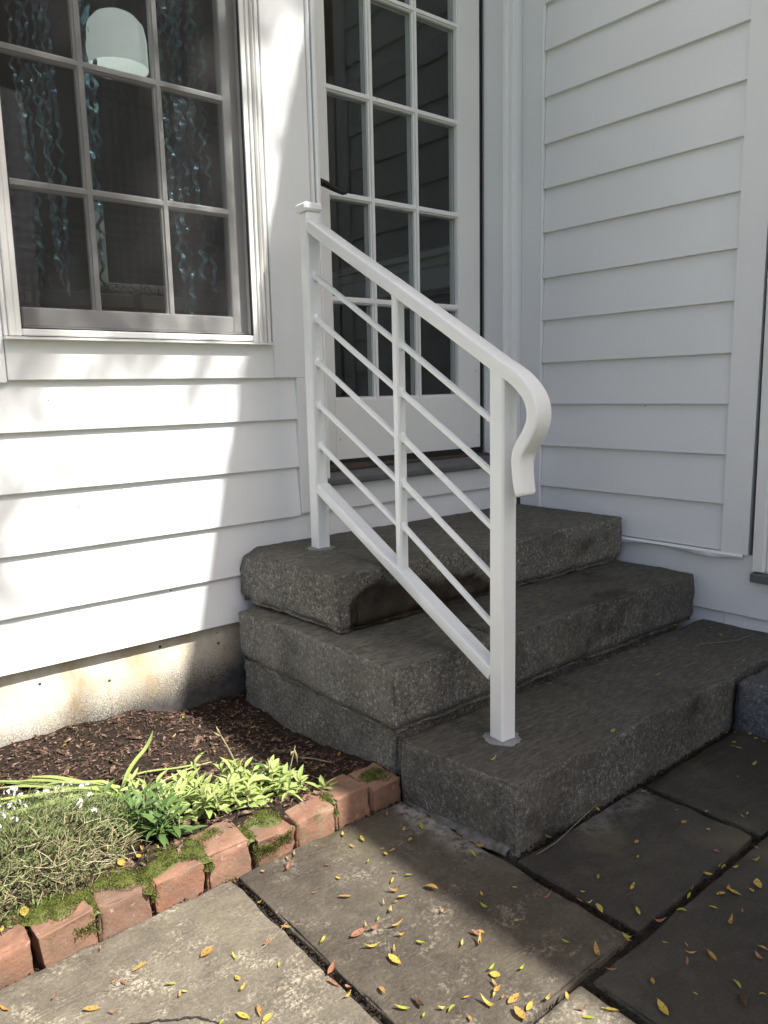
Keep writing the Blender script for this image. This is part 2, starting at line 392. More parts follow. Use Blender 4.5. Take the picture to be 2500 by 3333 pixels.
def lattice(a, b, res, r):
    n = max(1, int(round((b-a-2*r)/res)))
    return [a, a+r*.3, a+r*.65]+[a+r+(b-a-2*r)*i/n for i in range(n+1)]+[b-r*.65, b-r*.3, b]
def rough_block(x0, x1, y0, y1, z0, z1, res=.014, r=.012, top=.0015, side=.006, seed=0, wob=.006, shape=None, chip=.5, bottom=True, under=0):
    X, Y, Z = lattice(x0, x1, res, r), lattice(y0, y1, res, r), lattice(z0, z1, res, r)
    nx, ny, nz = len(X)-1, len(Y)-1, len(Z)-1
    idx = {}; V = []; K = []
    def vid(i, j, k):
        if (i, j, k) not in idx: idx[i,j,k] = len(V); V.append(Vector((X[i], Y[j], Z[k]))); K.append((i, j, k))
        return idx[i,j,k]
    F = []
    for i in range(nx):
        for j in range(ny):
            F.append((vid(i,j,nz), vid(i+1,j,nz), vid(i+1,j+1,nz), vid(i,j+1,nz)))
            if bottom: F.append((vid(i,j,0), vid(i,j+1,0), vid(i+1,j+1,0), vid(i+1,j,0)))
    for i in range(nx):
        for k in range(nz):
            F.append((vid(i,0,k), vid(i+1,0,k), vid(i+1,0,k+1), vid(i,0,k+1)))
            F.append((vid(i,ny,k), vid(i,ny,k+1), vid(i+1,ny,k+1), vid(i+1,ny,k)))
    for j in range(ny):
        for k in range(nz):
            F.append((vid(0,j,k), vid(0,j,k+1), vid(0,j+1,k+1), vid(0,j+1,k)))
            F.append((vid(nx,j,k), vid(nx,j+1,k), vid(nx,j+1,k+1), vid(nx,j,k+1)))
    lo = Vector((x0, y0, z0)); hi = Vector((x1, y1, z1)); out = []; mask = []
    S = Vector((seed*7.3, seed*3.1, seed*1.7))
    for p, (i, j, k) in zip(V, K):
        rr = r*(1+chip*1.6*fr((p+S)*14, 3))
        rr = max(r*.35, min(r*1.9, rr))
        # rounding toward a slightly varying radius
        q = Vector((min(max(p.x, x0+r), x1-r), min(max(p.y, y0+r), y1-r), min(max(p.z, z0+r), z1-r)))
        d = p-q
        nrm = d.normalized() if d.length > 1e-9 else Vector((0, 0, 1))
        w2 = sorted(abs(c) for c in d)[1]/r
        if d.length > r: p2 = q+d.normalized()*r-d.normalized()*(rr-r)*.9*w2
        else: p2 = p.copy()
        up = max(0, nrm.z)
        amp = side*(1-up)+top*up
        if w2 > 0 and chip:
            ck = max(0.0, fr((p+S)*17+Vector((3, 1, 8)), 4)-.12); p2 = p2-d.normalized()*min(.014, ck*.045)*w2*(1 if side > .0042 else .35)
        nn = fr((p+S)*11, 5)*.75+fr((p+S)*42, 3)*.35
        p2 = p2+nrm*nn*amp
        p2 += Vector((fr((p+S)*2.2+Vector((5, 0, 0)), 2), fr((p+S)*2.2+Vector((0, 9, 0)), 2), .35*fr((p+S)*2.0+Vector((0, 0, 4)), 2)))*wob
        mk = 0.0
        if under:
            e_ = under*sstep(z0+.022, z0+.002, p.z)*(1+.5*fr((p+S)*12, 3)); p2 = p2-Vector((nrm.x, nrm.y, 0))*e_
        if shape: p2, mk = shape(p, p2, nrm)
        out.append(p2); mask.append(mk)
    mb = MB(); mb.add(out, F, mask); return mb

# paving slabs: x0, x1, y0, y1, material, lift
def paver(x0, x1, y0, y1, m, dz, seed, cracks=False, crust=None):
    def shp(p, p2, nrm):
        mk = 0.0
        if crust: mk = crust(p)
        return p2, mk
    mb = rough_block(x0, x1, y0, y1, -.05, 0+dz, .022, .0055, .0016, .004, seed, .0035, shp, .8, bottom=False)
    o = obj('paving_slab', mb, MAT[m], patio, smooth=True); return o
crust_b = lambda p: .75*sstep(.075, .0, abs(1.09-p.x))*sstep(-1.22, -.88, p.y)*(.6+.6*fr(p*9))
paver(-.16, .644, -1.43, -.812, 'paving_pale', .0, 1)
paver(.660, 1.099, -1.421, -.812, 'paving_mid', -.001, 2, crust=crust_b)
paver(1.117, 1.556, -1.424, -1.150, 'paving_shade_toned', .001, 3, crust=lambda p: .5*sstep(.09, .0, abs(-1.155-p.y))*sstep(1.2, 1.45, p.x)*(.5+.7*fr(p*11)))
paver(1.574, 2.30, -1.431, -1.150, 'paving_shade_toned', -.001, 4)
paver(.958, 1.75, -2.05, -1.440, 'paving_shade_toned', .0, 5)
paver(.40, .938, -2.05, -1.434, 'paving_pale', .001, 6)
paver(-.70, .382, -2.3, -1.446, 'paving_pale', -.002, 7)
paver(1.768, 2.5, -2.05, -1.446, 'paving_shade_toned', .0, 8)
paver(-1.3, -.176, -1.43, -.812, 'paving_pale', .001, 9)
# unseen terrace slabs; pale ones added to bounce sun onto the wing wall
far = [(-.7, .3, -3.1, -2.32), (.318, 1.2, -3.1, -2.07), (1.218, 2.2, -3.1, -2.07), (2.218, 3.2, -3.1, -2.07), (2.52, 3.3, -2.05, -1.45)]
far += [(-1.31-.93*k, -.395-.93*k-.018-.9+.9, -1.43, -.812) for k in range(1, 5)]
for k in range(5): far += [(-1.64-.9*k, -.758-.9*k, -2.3, -1.446), (-1.64-.9*k, -.758-.9*k, -3.1, -2.318)]
for k in range(9): far += [(-5.1+.93*k, -4.19+.93*k, -4.1, -3.118), (-5.1+.93*k, -4.19+.93*k, -5.1, -4.118)]
for a, b_, c, d in far:
    g = MB(); g.box(a, b_, c, d, -.05, 0, .006); obj('paving_slab', g, MAT['paving_pale'], patio)

# garden soil
def soil_z(x, y):
    b = .046-.036*sstep(.70, .98, x)*sstep(-.75, -.35, y)-.012*sstep(.8, 1.05, x)
    b += (.012*sstep(-.68, -.73, y)-.022*sstep(-.745, -.772, y))*sstep(1.05, .95, x)
    return b+.012*fr((x*7, y*7, 1.3), 4)+.004*fr((x*40, y*40, 0), 3)
g = MB(); NX, NY = 130, 60; x0, x1, y0, y1 = -.9, 1.16, -.772, .045
v = []
for j in range(NY+1):
    for i in range(NX+1):
        x = x0+(x1-x0)*i/NX; y = y0+(y1-y0)*j/NY; v.append((x, y, soil_z(x, y)))
g.add(v, [(j*(NX+1)+i, j*(NX+1)+i+1, (j+1)*(NX+1)+i+1, (j+1)*(NX+1)+i) for j in range(NY) for i in range(NX)])
bed = struct('garden_bed', g, MAT['soil'], origin=(.2, -.35, 0), smooth=True)
# bark chips and shreds, past counting
rg = random.Random(3); g = MB()
for i in range(9000):
    x = rg.uniform(-.5, 1.13); y = rg.uniform(-.76, .02)
    if x > 1.115-.02 and y < -.05: continue
    z = soil_z(x, y)
    kind = rg.random()
    if kind < .74: L, W, T = rg.uniform(.006, .024), rg.uniform(.0008, .0025), rg.uniform(.0006, .0015)
    elif kind < .988: L, W, T = rg.uniform(.007, .020), rg.uniform(.003, .007), rg.uniform(.001, .003)
    else: L, W, T = rg.uniform(.028, .05), rg.uniform(.008, .014), rg.uniform(.002, .005)
    a = rg.uniform(0, 2*math.pi); tilt = rg.gauss(0, .28); roll = rg.gauss(0, .35)
    R = Matrix.Rotation(a, 3, 'Z') @ Matrix.Rotation(tilt, 3, 'Y') @ Matrix.Rotation(roll, 3, 'X')
    c = Vector((x, y, z+rg.uniform(.001, .007)))
    k = rg.uniform(.55, 1)
    vv = [(-L/2, -W/2*k, 0), (L*.1, -W/2, T*.6), (L/2, -W*.2, 0), (L/2*.9, W*.3, 0), (-L*.1, W/2, T*.3), (-L/2*.8, W/2*k, 0)]
    top = [c+R@Vector(p)+R@Vector((0, 0, T)) for p in vv]; bot = [c+R@Vector(p) for p in vv]
    g.add(top+bot, [(0, 1, 2, 3, 4, 5)]+[(q, (q+1) % 6, 6+(q+1) % 6, 6+q) for q in range(6)])
mu = obj('bark_mulch', g, MAT['mulch'], origin=(.4, -.3, .03)); mu['kind'] = 'stuff'
mu['label'] = 'brown shredded bark mulch lying over the garden bed'

# ================================================================== HOUSE
house = thing('house', 'white clapboard house with glazed back door, screened window and concrete foundation', 'house', (0, 0, 0))
XR = 2.463                                           # face of the wing wall on the right
# sheathing behind the boards, with the window and door openings left free
g = MB()
for a in ((-5.2, .50, .032, .16, .255, 5.3), (.50, 1.30, .032, .16, .255, 1.085), (.50, 1.30, .032, .16, 2.95, 5.3), (1.30, 1.462, .032, .16, .255, 5.3),
          (1.462, 2.36, .032, .16, .255, .62), (1.462, 2.36, .032, .16, 2.78, 5.3), (2.36, 2.50, .032, .16, .255, 5.3)): g.box(*a)
obj('wall', g, MAT['wood'], house)
g = MB()
for a in ((2.490, 2.60, -.98, .03, -.3, 4.1), (2.490, 2.60, -1.95, -.98, 2.5, 4.1), (2.490, 2.60, -6.2, -1.95, -.3, 4.1)): g.box(*a)
obj('wall', g, MAT['wood'], house)
# concrete foundation: main wall and a sliver under the wing
obj('foundation', rough_block(-5.0, 2.3, .030, .20, -.10, .254, .03, .004, .001, .002, 31, .002, bottom=False), MAT['foundation'], house, smooth=True)
g = MB(); g.box(2.480, 2.56, -3.0, -.0, -.05, .20, .002); obj('foundation', g, MAT['trim_h'], house)
g = MB(); g.box(2.4775, 2.56, -.955, -.885, .14, .215, .001); obj('foundation_joint', g, MAT['trim_h'], house)

def clap_main(xa, xb, z0, z1, y=0.0):
    """bevelled board on the main wall, butt edge at y, facing -Y"""
    g = MB(); hh = z1-z0+.018; n = max(2, int((xb-xa)/.15)); t = .017
    s = random.uniform(0, 99); V = []
    for i in range(n+1):
        x = xa+(xb-xa)*i/n; w_ = .0011*fr((x*1.7, s, 0), 3); v_ = .0010*fr((x*2.3, s+9, 0), 3)
        V += [(x, y+v_, z0+w_), (x, y+.0010+v_, z0-.0014+w_), (x, y+t, z0-.0014+w_), (x, y+t+.012, z0+hh), (x, y+t*.93, z0+hh)]
    F = [(i*5+k, i*5+(k+1) % 5, (i+1)*5+(k+1) % 5, (i+1)*5+k) for i in range(n) for k in range(5)]
    F += [(0, 1, 2, 3, 4), tuple(n*5+k for k in range(5))[::-1]]
    g.add(V, F); return g
def clap_wing(ya, yb, z0, z1, x=XR):
    g = clap_main(ya, yb, z0, z1); g.v = [(x+py, px, pz) for px, py, pz in g.v]; return g
rows = [.248, .395, .555, .716, .870, 1.012]
obj('clapboard', clap_main(-5.0, 1.5, rows[0], rows[1]), MAT['siding'], house)
obj('clapboard', clap_main(-5.0, 1.421, rows[1], rows[2]), MAT['siding'], house)
obj('clapboard', clap_main(1.4235, 2.455, rows[1]+.001, rows[2]+.001, .0015), MAT['siding'], house)
for k in (2, 3, 4): obj('clapboard', clap_main(-5.0, 1.3745+.001*k, rows[k], rows[k+1]), MAT['siding'], house)
for k in range(12):                                  # courses left of the window, out of frame
    z = .870+.158*k
    if k: obj('clapboard', clap_main(-5.0, .418, z, z+.158), MAT['siding'], house)
wr = [.405, .560, .723, .887, 1.049, 1.211, 1.371, 1.541, 1.701, 1.862, 2.028, 2.190, 2.352, 2.514, 2.676, 2.838, 3.0, 3.16, 3.32, 3.48, 3.64, 3.80, 3.96, 4.1]
for a, b in zip(wr[:-1], wr[1:]):
    obj('clapboard', clap_wing(-.875-.011*a, -.109, a, b), MAT['siding'], house)
for a, b in zip(wr[:-1], wr[1:]):                    # beyond the side door, out of frame
    obj('clapboard', clap_wing(-6.2, -2.06, a, b), MAT['siding'], house)
def tb(name, x0, x1, y0, y1, z0, z1, c=.002, m='trim', parent=None):
    g = MB(); g.box(x0, x1, y0, y1, z0, z1, c); return obj(name, g, MAT[m], parent or house)
# flat boards on the main wall
tb('flat_board', 1.297, 1.4565, -.0015, .029, 1.000, 4.6)            # between window and door
tb('flat_board', 1.378, 1.4565, -.0035, .029, .561, .9995)
tb('apron_board', .5225, 1.2955, -.004, .029, .9992, 1.108, .002, 'trim_h')
tb('flat_board', .420, .5205, -.003, .029, .9925, 3.1)               # left window casing
tb('flat_board', .420, 1.297, -.004, .029, 2.99, 3.2, .002, 'trim_h')
for k in range(10):
    z = 3.2+.158*k; obj('clapboard', clap_main(-5.0, 1.29, z, z+.158), MAT['siding'], house)
tb('flat_board', 1.4565, 2.455, -.002, .029, 2.80, 4.6)
# door casing: moulded strips left and right
tb('door_casing', 1.4575, 1.4665, -.014, .029, .56, 2.80, .003)
tb('door_casing', 1.470, 1.4865, -.020, .10, .665, 2.80, .004)
def strip(name, prof, z0, z1):                       # x-y profile
    g = MB(); g.extrude(prof, z0, z1, 'z'); obj(name, g, MAT['trim'], house)
strip('door_jamb', [(2.3395, -.014), (2.3395, .085), (2.352, .085), (2.352, .14), (2.47, .14), (2.47, -.004), (2.3625, -.014)], .665, 2.80)
strip('door_casing', [(2.352, -.004), (2.352, -.018), (2.356, -.022), (2.361, -.022), (2.3645, -.0165), (2.367, -.0165), (2.369, -.012), (2.389, -.009), (2.392, -.017), (2.396, -.020), (2.402, -.017), (2.405, -.023), (2.418, -.024), (2.422, -.020), (2.422, -.004)], .561, 2.80)
tb('corner_board', 2.4245, 2.462, -.0035, .029, .561, 4.1, .002)
tb('corner_board', 2.4585, 2.489, -.107, -.004, .402, 4.1, .003)
tb('riser_board', 1.4575, 2.4565, -.001, .029, .5585, .6415, .002, 'trim_h')
# right wing: vertical end board, skirt, sagging caulk line
def slant(name, pts, x0, x1, m='trim'):              # y-z outline given as polygon
    g = MB(); n = len(pts)
    g.add([(x0, y, z) for y, z in pts]+[(x1, y, z) for y, z in pts], [tuple(range(n))[::-1], tuple(range(n, 2*n))]+[(i, (i+1) % n, n+(i+1) % n, n+i) for i in range(n)])
    return obj(name, g, MAT[m], house)
slant('flat_board', [(-.872, .401), (-.9615, .401), (-.9685, 1.4), (-.975, 2.3), (-.985, 4.1), (-.895, 4.1), (-.886, 2.028), (-.876, 1.046)], 2.457, 2.489)
tb('skirt_board', 2.4685, 2.489, -3.0, -.112, .1915, .3985, .0025, 'trim_h')
g = MB(); V = []; n = 60
for i in range(n+1):
    y = -.02-.925*i/n; dr = .006*fr((y*9, 3, 0), 3)+.004*math.sin(y*17)
    V += [(2.4545+.001*fr((y*20, 0, 0)), y, .4005), (2.449, y, .394), (2.452, y, .386+dr), (2.468, y, .3835+dr), (2.468, y, .4005)]
g.add(V, [(i*5+k, i*5+(k+1) % 5, (i+1)*5+(k+1) % 5, (i+1)*5+k) for i in range(n) for k in range(5)]+[(0, 1, 2, 3, 4), tuple(n*5+k for k in range(5))[::-1]])
obj('caulk_strip', g, MAT['trim'], house, smooth=True, angle=50)

# ---- side door of the wing (only its frame edge shows)
g = MB()
g.box(2.446, 2.53, -1.018, -.9805, .352, 2.5, .003).box(2.462, 2.53, -1.040, -1.0185, .350, 2.5, .003).box(2.474, 2.54, -1.075, -1.0405, .348, 2.5, .003)
g.box(2.452, 2.53, -1.95, -1.905, .352, 2.5, .003).box(2.452, 2.53, -1.9045, -1.0755, 2.45, 2.5, .003)
sd = obj('side_door', g, MAT['aluminium'], house)
tb('door_panel', 2.50, 2.53, -1.904, -1.076, .36, 2.449, .003, 'door', sd)
tb('door_sill', 2.440, 2.60, -1.95, -.9785, .318, .347, .003, 'sill', sd)
g = MB(); g.box(2.470, 2.50, -.9800, -.9695, .36, 4.0); obj('gap_filler', g, MAT['black_rubber'], sd)

# ---- back door
YD = .090
g = MB()
g.box(1.4885, 1.594, YD, YD+.042, .716, 2.742, .002)                 # stiles
g.box(2.207, 2.3215, YD, YD+.042, .716, 2.742, .002)
g.box(1.5942, 2.2068, YD+.0006, YD+.041, .716, .925, .001)           # bottom rail
g.box(1.5942, 2.2068, YD+.0006, YD+.041, 2.61, 2.742, .001)
door = obj('door', g, MAT['door'], house)
GX = [1.594, 1.7865, 1.9945, 2.207]; GZ = [.925, 1.265, 1.6085, 1.9415, 2.277, 2.61]
def muntin_v(x, z0, z1, yf=YD, d=.0):
    g = MB(); p = [(x-.0055, yf+.001), (x+.0055, yf+.001), (x+.0065, yf+.006), (x+.011, yf+.009), (x+.0125, yf+.018), (x-.0125, yf+.018), (x-.011, yf+.009), (x-.0065, yf+.006)]
    g.extrude(p, z0, z1, 'z'); return g
def muntin_h(z, x0, x1, yf=YD):
    g = MB(); p = [(yf+.0015, z-.0055), (yf+.0015, z+.0055), (yf+.006, z+.0065), (yf+.009, z+.011), (yf+.0175, z+.0125), (yf+.0175, z-.0125), (yf+.009, z-.011), (yf+.006, z-.0065)]
    g.extrude(p, x0, x1, 'x'); return g
for x in GX[1:3]: obj('muntin', muntin_v(x, .922, 2.612), MAT['door'], door)
for z in GZ[1:5]: obj('muntin', muntin_h(z, 1.592, 2.209), MAT['door'], door)
# raised bead round the lights
g = MB(); 
g.extrude([(1.594, YD+.004), (1.600, YD+.004), (1.603, YD+.018), (1.594, YD+.018)], .925, 2.61, 'z')
g.extrude([(2.207, YD+.004), (2.201, YD+.004), (2.198, YD+.018), (2.207, YD+.018)], .925, 2.61, 'z')
g.extrude([(YD+.0045, .925), (YD+.0045, .931), (YD+.018, .934), (YD+.018, .925)], 1.6, 2.2, 'x')
obj('glazing_bead', g, MAT['door'], door)
for i in range(3):
    for k in range(5):
        g = MB(); g.box(GX[i]+.002, GX[i+1]-.002, YD+.019, YD+.0225, GZ[k]+.002, GZ[k+1]-.002); obj('pane', g, MAT['glass'], door)
for i in range(3):                                    # inner grille of the double glazing shows through as a second frame
    for k in range(5):
        g = MB()
        g.box(GX[i+1]-.0135, GX[i+1]-.0005, YD+.024, YD+.040, GZ[k], GZ[k+1]); g.box(GX[i], GX[i+1]-.0136, YD+.024, YD+.040, GZ[k+1]-.012, GZ[k+1]-.0005)
        obj('inner_bead', g, MAT['door'], door)
# lever handle
hb = MB(); pts = [(1.505, YD-.002, 1.617), (1.505, .060, 1.617)]
hb.tube(pts, [.026, .024], 16); hb.tube([(1.505, .062, 1.617), (1.505, .034, 1.617)], .010, 10)
lv = [(1.497, .031, 1.619), (1.515, .030, 1.620), (1.540, .030, 1.615), (1.565, .031, 1.607), (1.590, .032, 1.602), (1.612, .034, 1.600), (1.626, .036, 1.601)]
hb.tube(lv, [.010, .0115, .011, .009, .008, .0085, .005], 10)
obj('door_handle', hb, MAT['bronze'], door, smooth=True, angle=60)
g = MB(); g.box(2.3218, 2.3393, YD+.004, YD+.03, .70, 2.75).box(1.4868, 1.4883, YD+.004, YD+.03, .70, 2.75); obj('weatherstrip', g, MAT['black_rubber'], door)
g = MB(); g.box(1.49, 2.338, YD+.006, YD+.03, .69, .7155); obj('door_sweep', g, MAT['black_rubber'], door)
# sill
g = MB(); g.extrude([(-.034, .650), (-.034, .664), (-.028, .668), (.086, .692), (.15, .692), (.15, .645), (-.025, .645)], 1.4675, 2.339, 'x'); sill = obj('door_sill', g, MAT['sill'], house)
g = MB(); n = 40; V = []
for i in range(n+1):
    x = 1.49+.845*i/n; e = .004*fr((x*30, 0, 2), 3); t_ = sstep(2.05, 1.6, x)
    V += [(x, .050-.012*t_+e, .6855), (x, .054-.012*t_+e, .692+.003*t_), (x, .092, .694+.010*t_), (x, .092, .686)]
g.add(V, [(i*4+k, i*4+(k+1) % 4, (i+1)*4+(k+1) % 4, (i+1)*4+k) for i in range(n) for k in range(4)]); obj('sill_strip', g, MAT['rot'], sill)

# ---- window with aluminium storm frame and insect screen
g = MB()
ZT = 2.95
# stepped tracks, left and right, then head and bottom
for a in ((.5215, .532, -.010, .02), (.5322, .5485, -.020, .02), (.5487, .563, -.014, .02)): g.box(a[0], a[1], a[2], a[3], 1.108, ZT, .002)
for a in ((1.222, 1.238, -.016, .02), (1.2382, 1.2420, -.024, .02), (1.2422, 1.2575, -.010, .02), (1.2577, 1.2610, -.024, .02), (1.2612, 1.2700, -.008, .02), (1.2702, 1.2735, -.018, .02), (1.2737, 1.2885, -.006, .02)):
    g.box(a[0], a[1], a[2], a[3], 1.106, ZT, .0012)
g.box(.5632, 1.2218, -.0155, .02, 1.1095, 1.126, .003); g.box(.5632, 1.2218, -.0155, .02, 2.93, ZT)
win = obj('window', g, MAT['aluminium'], house)
g = MB(); g.box(.519, 1.2905, -.030, .0, 1.0990, 1.1030, .001).box(.519, 1.2905, -.026, .0, 1.1035, 1.1055, .0005); obj('drip_sill', g, MAT['aluminium'], win)
g = MB(); g.box(.5205, 1.289, -.0265, .0, 1.1031, 1.1034).box(.5635, 1.2215, -.012, -.004, 1.1262, 1.1290).box(.5632, .5660, -.012, -.004, 1.1292, 2.93).box(1.2192, 1.2218, -.012, -.004, 1.1292, 2.93); obj('screen_spline', g, MAT['black_rubber'], win)
g = MB(); g.add([(.566, -.007, 1.129), (1.2192, -.007, 1.129), (1.2192, -.007, 2.93), (.566, -.007, 2.93)], [(0, 1, 2, 3)]); obj('insect_screen', g, MAT['screen'], win)
YS = .030
g = MB()
g.box(.535, .577, YS, YS+.035, 1.135, 2.145, .003).box(1.180, 1.235, YS, YS+.035, 1.135, 2.145, .003)
g.box(.5772, 1.1798, YS-.0005, YS+.034, 1.135, 1.184, .004).box(.5772, 1.1798, YS, YS+.034, 2.10, 2.145, .003)
sash = obj('sash', g, MAT['sash'], win)
for z in (2.145,):
    g = MB(); g.box(.535, .577, YS+.036, YS+.07, z, 2.94, .003).box(1.180, 1.235, YS+.036, YS+.07, z, 2.94, .003).box(.5772, 1.1798, YS+.036, YS+.07, z, z+.04, .003).box(.5772, 1.1798, YS+.036, YS+.07, 2.90, 2.94, .003)
    obj('sash', g, MAT['sash'], win)
g = MB(); g.box(.520, .5345, .021, .12, 1.10, 2.94).box(1.2355, 1.30, .021, .12, 1.10, 2.94).box(.5350, 1.2350, .021, .12, 1.086, 1.1345); obj('window_lining', g, MAT['sash'], win)
WX = [.577, .7745, .985, 1.180]; WZ = [1.184, 1.4845, 1.7985, 2.10]
for x in WX[1:3]: obj('muntin', muntin_v(x, 1.182, 2.102, YS-.001), MAT['sash'], win)
for z in WZ[1:3]: obj('muntin', muntin_h(z, .575, 1.182, YS-.001), MAT['sash'], win)
for i in range(3):
    for k in range(3):
        g = MB(); g.box(WX[i]+.001, WX[i+1]-.001, YS+.018, YS+.021, WZ[k]+.001, WZ[k+1]-.001); obj('pane', g, MAT['glass'], win)
g = MB(); g.box(.5775, 1.1795, YS+.05, YS+.053, 2.187, 2.899); obj('pane', g, MAT['glass'], win)

# ---- dim room behind, closed on every side
g = MB()
g.box(-1.2, 3.4, .161, 3.6, .50, .56).box(-1.2, 3.4, .161, 3.6, 3.0, 3.06).box(-1.26, -1.2, .161, 3.6, .5, 3.06).box(3.4, 3.46, .161, 3.6, .5, 3.06).box(-1.26, 3.46, 3.6, 3.66, .5, 3.06)
obj('room_lining', g, MAT['dark_room'], house)

# ---- wing roof: its eave throws the long shadow edge
ZE = 4.2; XE = .958+.26*ZE
g = MB(); g.extrude([(XE, ZE), (XE, ZE+.14), (XE+.02, ZE+.16), (5.2, ZE+1.6), (5.2, ZE+1.45), (2.62, ZE-.02), (2.62, ZE-.10), (XE+.03, ZE-.10+.06), (XE+.03, ZE)], -6.8, .0, 'y')
obj('wing_roof', g, MAT['roof'], house)
g = MB(); g.extrude([(-.35, 5.25), (-.35, 5.4), (.2, 5.75), (4, 7.6), (4, 7.4), (.2, 5.4), (.16, 5.25)], -5.6, 4.2, 'x'); obj('main_roof', g, MAT['roof'], house)

# ================================================================== GRANITE STEPS
def s1(p, p2, nrm):
    mk = 0.0
    # left end leans in towards the bottom front
    if p.x < 1.20: p2 = p2+Vector((.018*sstep(.477, .32, p.z)*sstep(-.05, -.45, p.y), 0, 0))
    if p.x < 1.19 and p.y > -.12: p2 = p2+Vector((.014*sstep(.42, .477, p.z)*sstep(-.12, -.02, p.y), 0, -.018*sstep(1.19, 1.14, p.x)*sstep(.45, .477, p.z)))
    # spalled lower front, dark and glossy
    if p.y < -.44 and 1.155 < p.x < 1.86:
        zc = .425+.030*fr((p.x*9, 0, 1.1), 3)-.02*sstep(1.195, 1.175, p.x)-.10*sstep(1.62, 1.85, p.x)-.018*sstep(1.35, 1.6, p.x)
        t = sstep(zc+.004, zc-.006, p.z)*sstep(1.164, 1.176, p.x)
        inset = sstep(-.44, -.49, p.y)
        p2 = p2+Vector((0, (.004+.008*fr((p.x*11, p.z*11, 4), 4))*t*inset, .001*t*sstep(.345, .315, p.z)))
        mk = t*sstep(-.47, -.49, p.y)*.93
    return p2, mk
lab = 'granite step slabs'
a = obj('granite_step', rough_block(1.138, 2.442, -.505, -.002, .318, .477, .011, .006, .0022, .007, 41, .004, s1, under=.016), MAT['granite'], origin=(1.79, -.25, .318), smooth=True)
tag(a, 'top granite step slab under the door, with a dark broken chip', 'step', lab)
def s2(p, p2, nrm):
    return p2+Vector((0, 0, -.012*sstep(1.22, 1.09, p.x)*sstep(.28, .312, p.z)*sstep(-.35, -.1, p.y))), 0.0
a = obj('granite_step', rough_block(1.095, 1.4605, -.788, -.06, .150, .312, .011, .006, .0022, .0065, 43, .004, s2, under=.014), MAT['granite'], origin=(1.28, -.42, .15), smooth=True)
tag(a, 'short left-hand slab of the middle granite step above the mulch bed', 'step', lab)
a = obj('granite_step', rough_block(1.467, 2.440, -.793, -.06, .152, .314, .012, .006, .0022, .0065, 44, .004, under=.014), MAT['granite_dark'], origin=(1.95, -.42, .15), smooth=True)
tag(a, 'long right-hand slab of the middle granite step', 'step', lab)
a = obj('granite_stone', rough_block(1.118, 2.40, -.762, -.03, -.06, .1485, .016, .012, .002, .007, 45, .006), MAT['granite'], origin=(1.7, -.4, 0), smooth=True)
tag(a, 'rough granite base stone beneath the middle step, behind the mulch', 'stone')
def s3(p, p2, nrm):
    return p2+Vector((.030*sstep(-.80, -1.13, p.y)*sstep(1.35, 1.1, p.x), 0, 0)), 0.0
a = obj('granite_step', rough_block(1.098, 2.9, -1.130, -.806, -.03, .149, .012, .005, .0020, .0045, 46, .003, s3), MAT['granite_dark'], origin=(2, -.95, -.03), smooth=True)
tag(a, 'lowest granite step slab, carrying the front railing post', 'step', lab)
a = obj('granite_block', rough_block(2.045, 2.95, -1.72, -1.142, -.03, .141, .018, .018, .003, .008, 47, .008), MAT['granite_blue'], origin=(2.5, -1.4, -.03), smooth=True)
tag(a, 'blue-grey granite block at the right edge, against the lowest step', 'stone')
# caked cement skim where the paving meets the lowest step
g = MB(); n = 50; V = []
for i in range(n+1):
    y = -.81-.31*i/n; w_ = (.016+.014*fr((y*24, 0, 7), 3))*sstep(-1.12, -1.02, y)-.004
    V += [(1.135, y, .012+.004*fr((y*35, 1, 0))), (1.113-w_*.6, y, .006+.003*fr((y*50, 3, 0))), (1.106-w_, y, -.002)]
g.add(V, [(i*3+k, i*3+k+1, (i+1)*3+k+1, (i+1)*3+k) for i in range(n) for k in range(2)])
a = obj('cement_fillet', g, MAT['grime'], patio)

# ================================================================== RAILING
A0 = Vector((1.254, -.983, 0)); D = (Vector((1.31, -.189, 0))-A0).normalized(); NR = Vector((D.y, -D.x, 0))   # along, across (+X)
PW = .044
def R3(s, off, z): return A0+D*s+NR*off+Vector((0, 0, z))
rail = thing('handrail', 'white painted metal handrail with sloping rods standing on the granite steps', 'railing', tuple(R3(.4, PW/2, .149)))
def prism(s0, s1, o0, o1, z0, z1, c=.004):
    b = MB(); b.box(s0, s1, o0, o1, z0, z1, c); b.v = [R3(*p) for p in b.v]; return b
def sweep(path, o0, o1, th, c=.006, taper=None):
    """rounded rectangular bar along (s,z) points"""
    b = MB(); m = len(path); V = []
    w_ = o1-o0
    for i, (s, z) in enumerate(path):
        sp, zp = path[max(i-1, 0)]; sn, zn = path[min(i+1, m-1)]
        t = Vector((sn-sp, zn-zp)).normalized(); nrm = Vector((-t.y, t.x))
        if nrm.y < 0 and i == 0: pass
        k = taper[i] if taper else 1
        hw, ht = w_/2*k, th/2*(k if taper else 1); oc = (o0+o1)/2; cc = min(c, ht*.6)
        prof = []
        for sx, sy in ((-1, -1), (1, -1), (1, 1), (-1, 1)):
            cx, cy = sx*(hw-cc), sy*(ht-cc); a0 = {(-1, -1): math.pi, (1, -1): 1.5*math.pi, (1, 1): 0, (-1, 1): .5*math.pi}[sx, sy]
            for q in range(4):
                a = a0+q*math.pi/6; prof.append((cx+cc*math.cos(a), cy+cc*math.sin(a)))
        for po, pn in prof: V.append(R3(s+nrm.x*pn, oc+po, z+nrm.y*pn))
    N = 16
    F = [(i*N+k, i*N+(k+1) % N, (i+1)*N+(k+1) % N, (i+1)*N+k) for i in range(m-1) for k in range(N)]
    F += [tuple(range(N))[::-1], tuple(range((m-1)*N, m*N))]
    b.add(V, F); return b
E_ = MAT['enamel']
UP0, UP1 = .797, .841
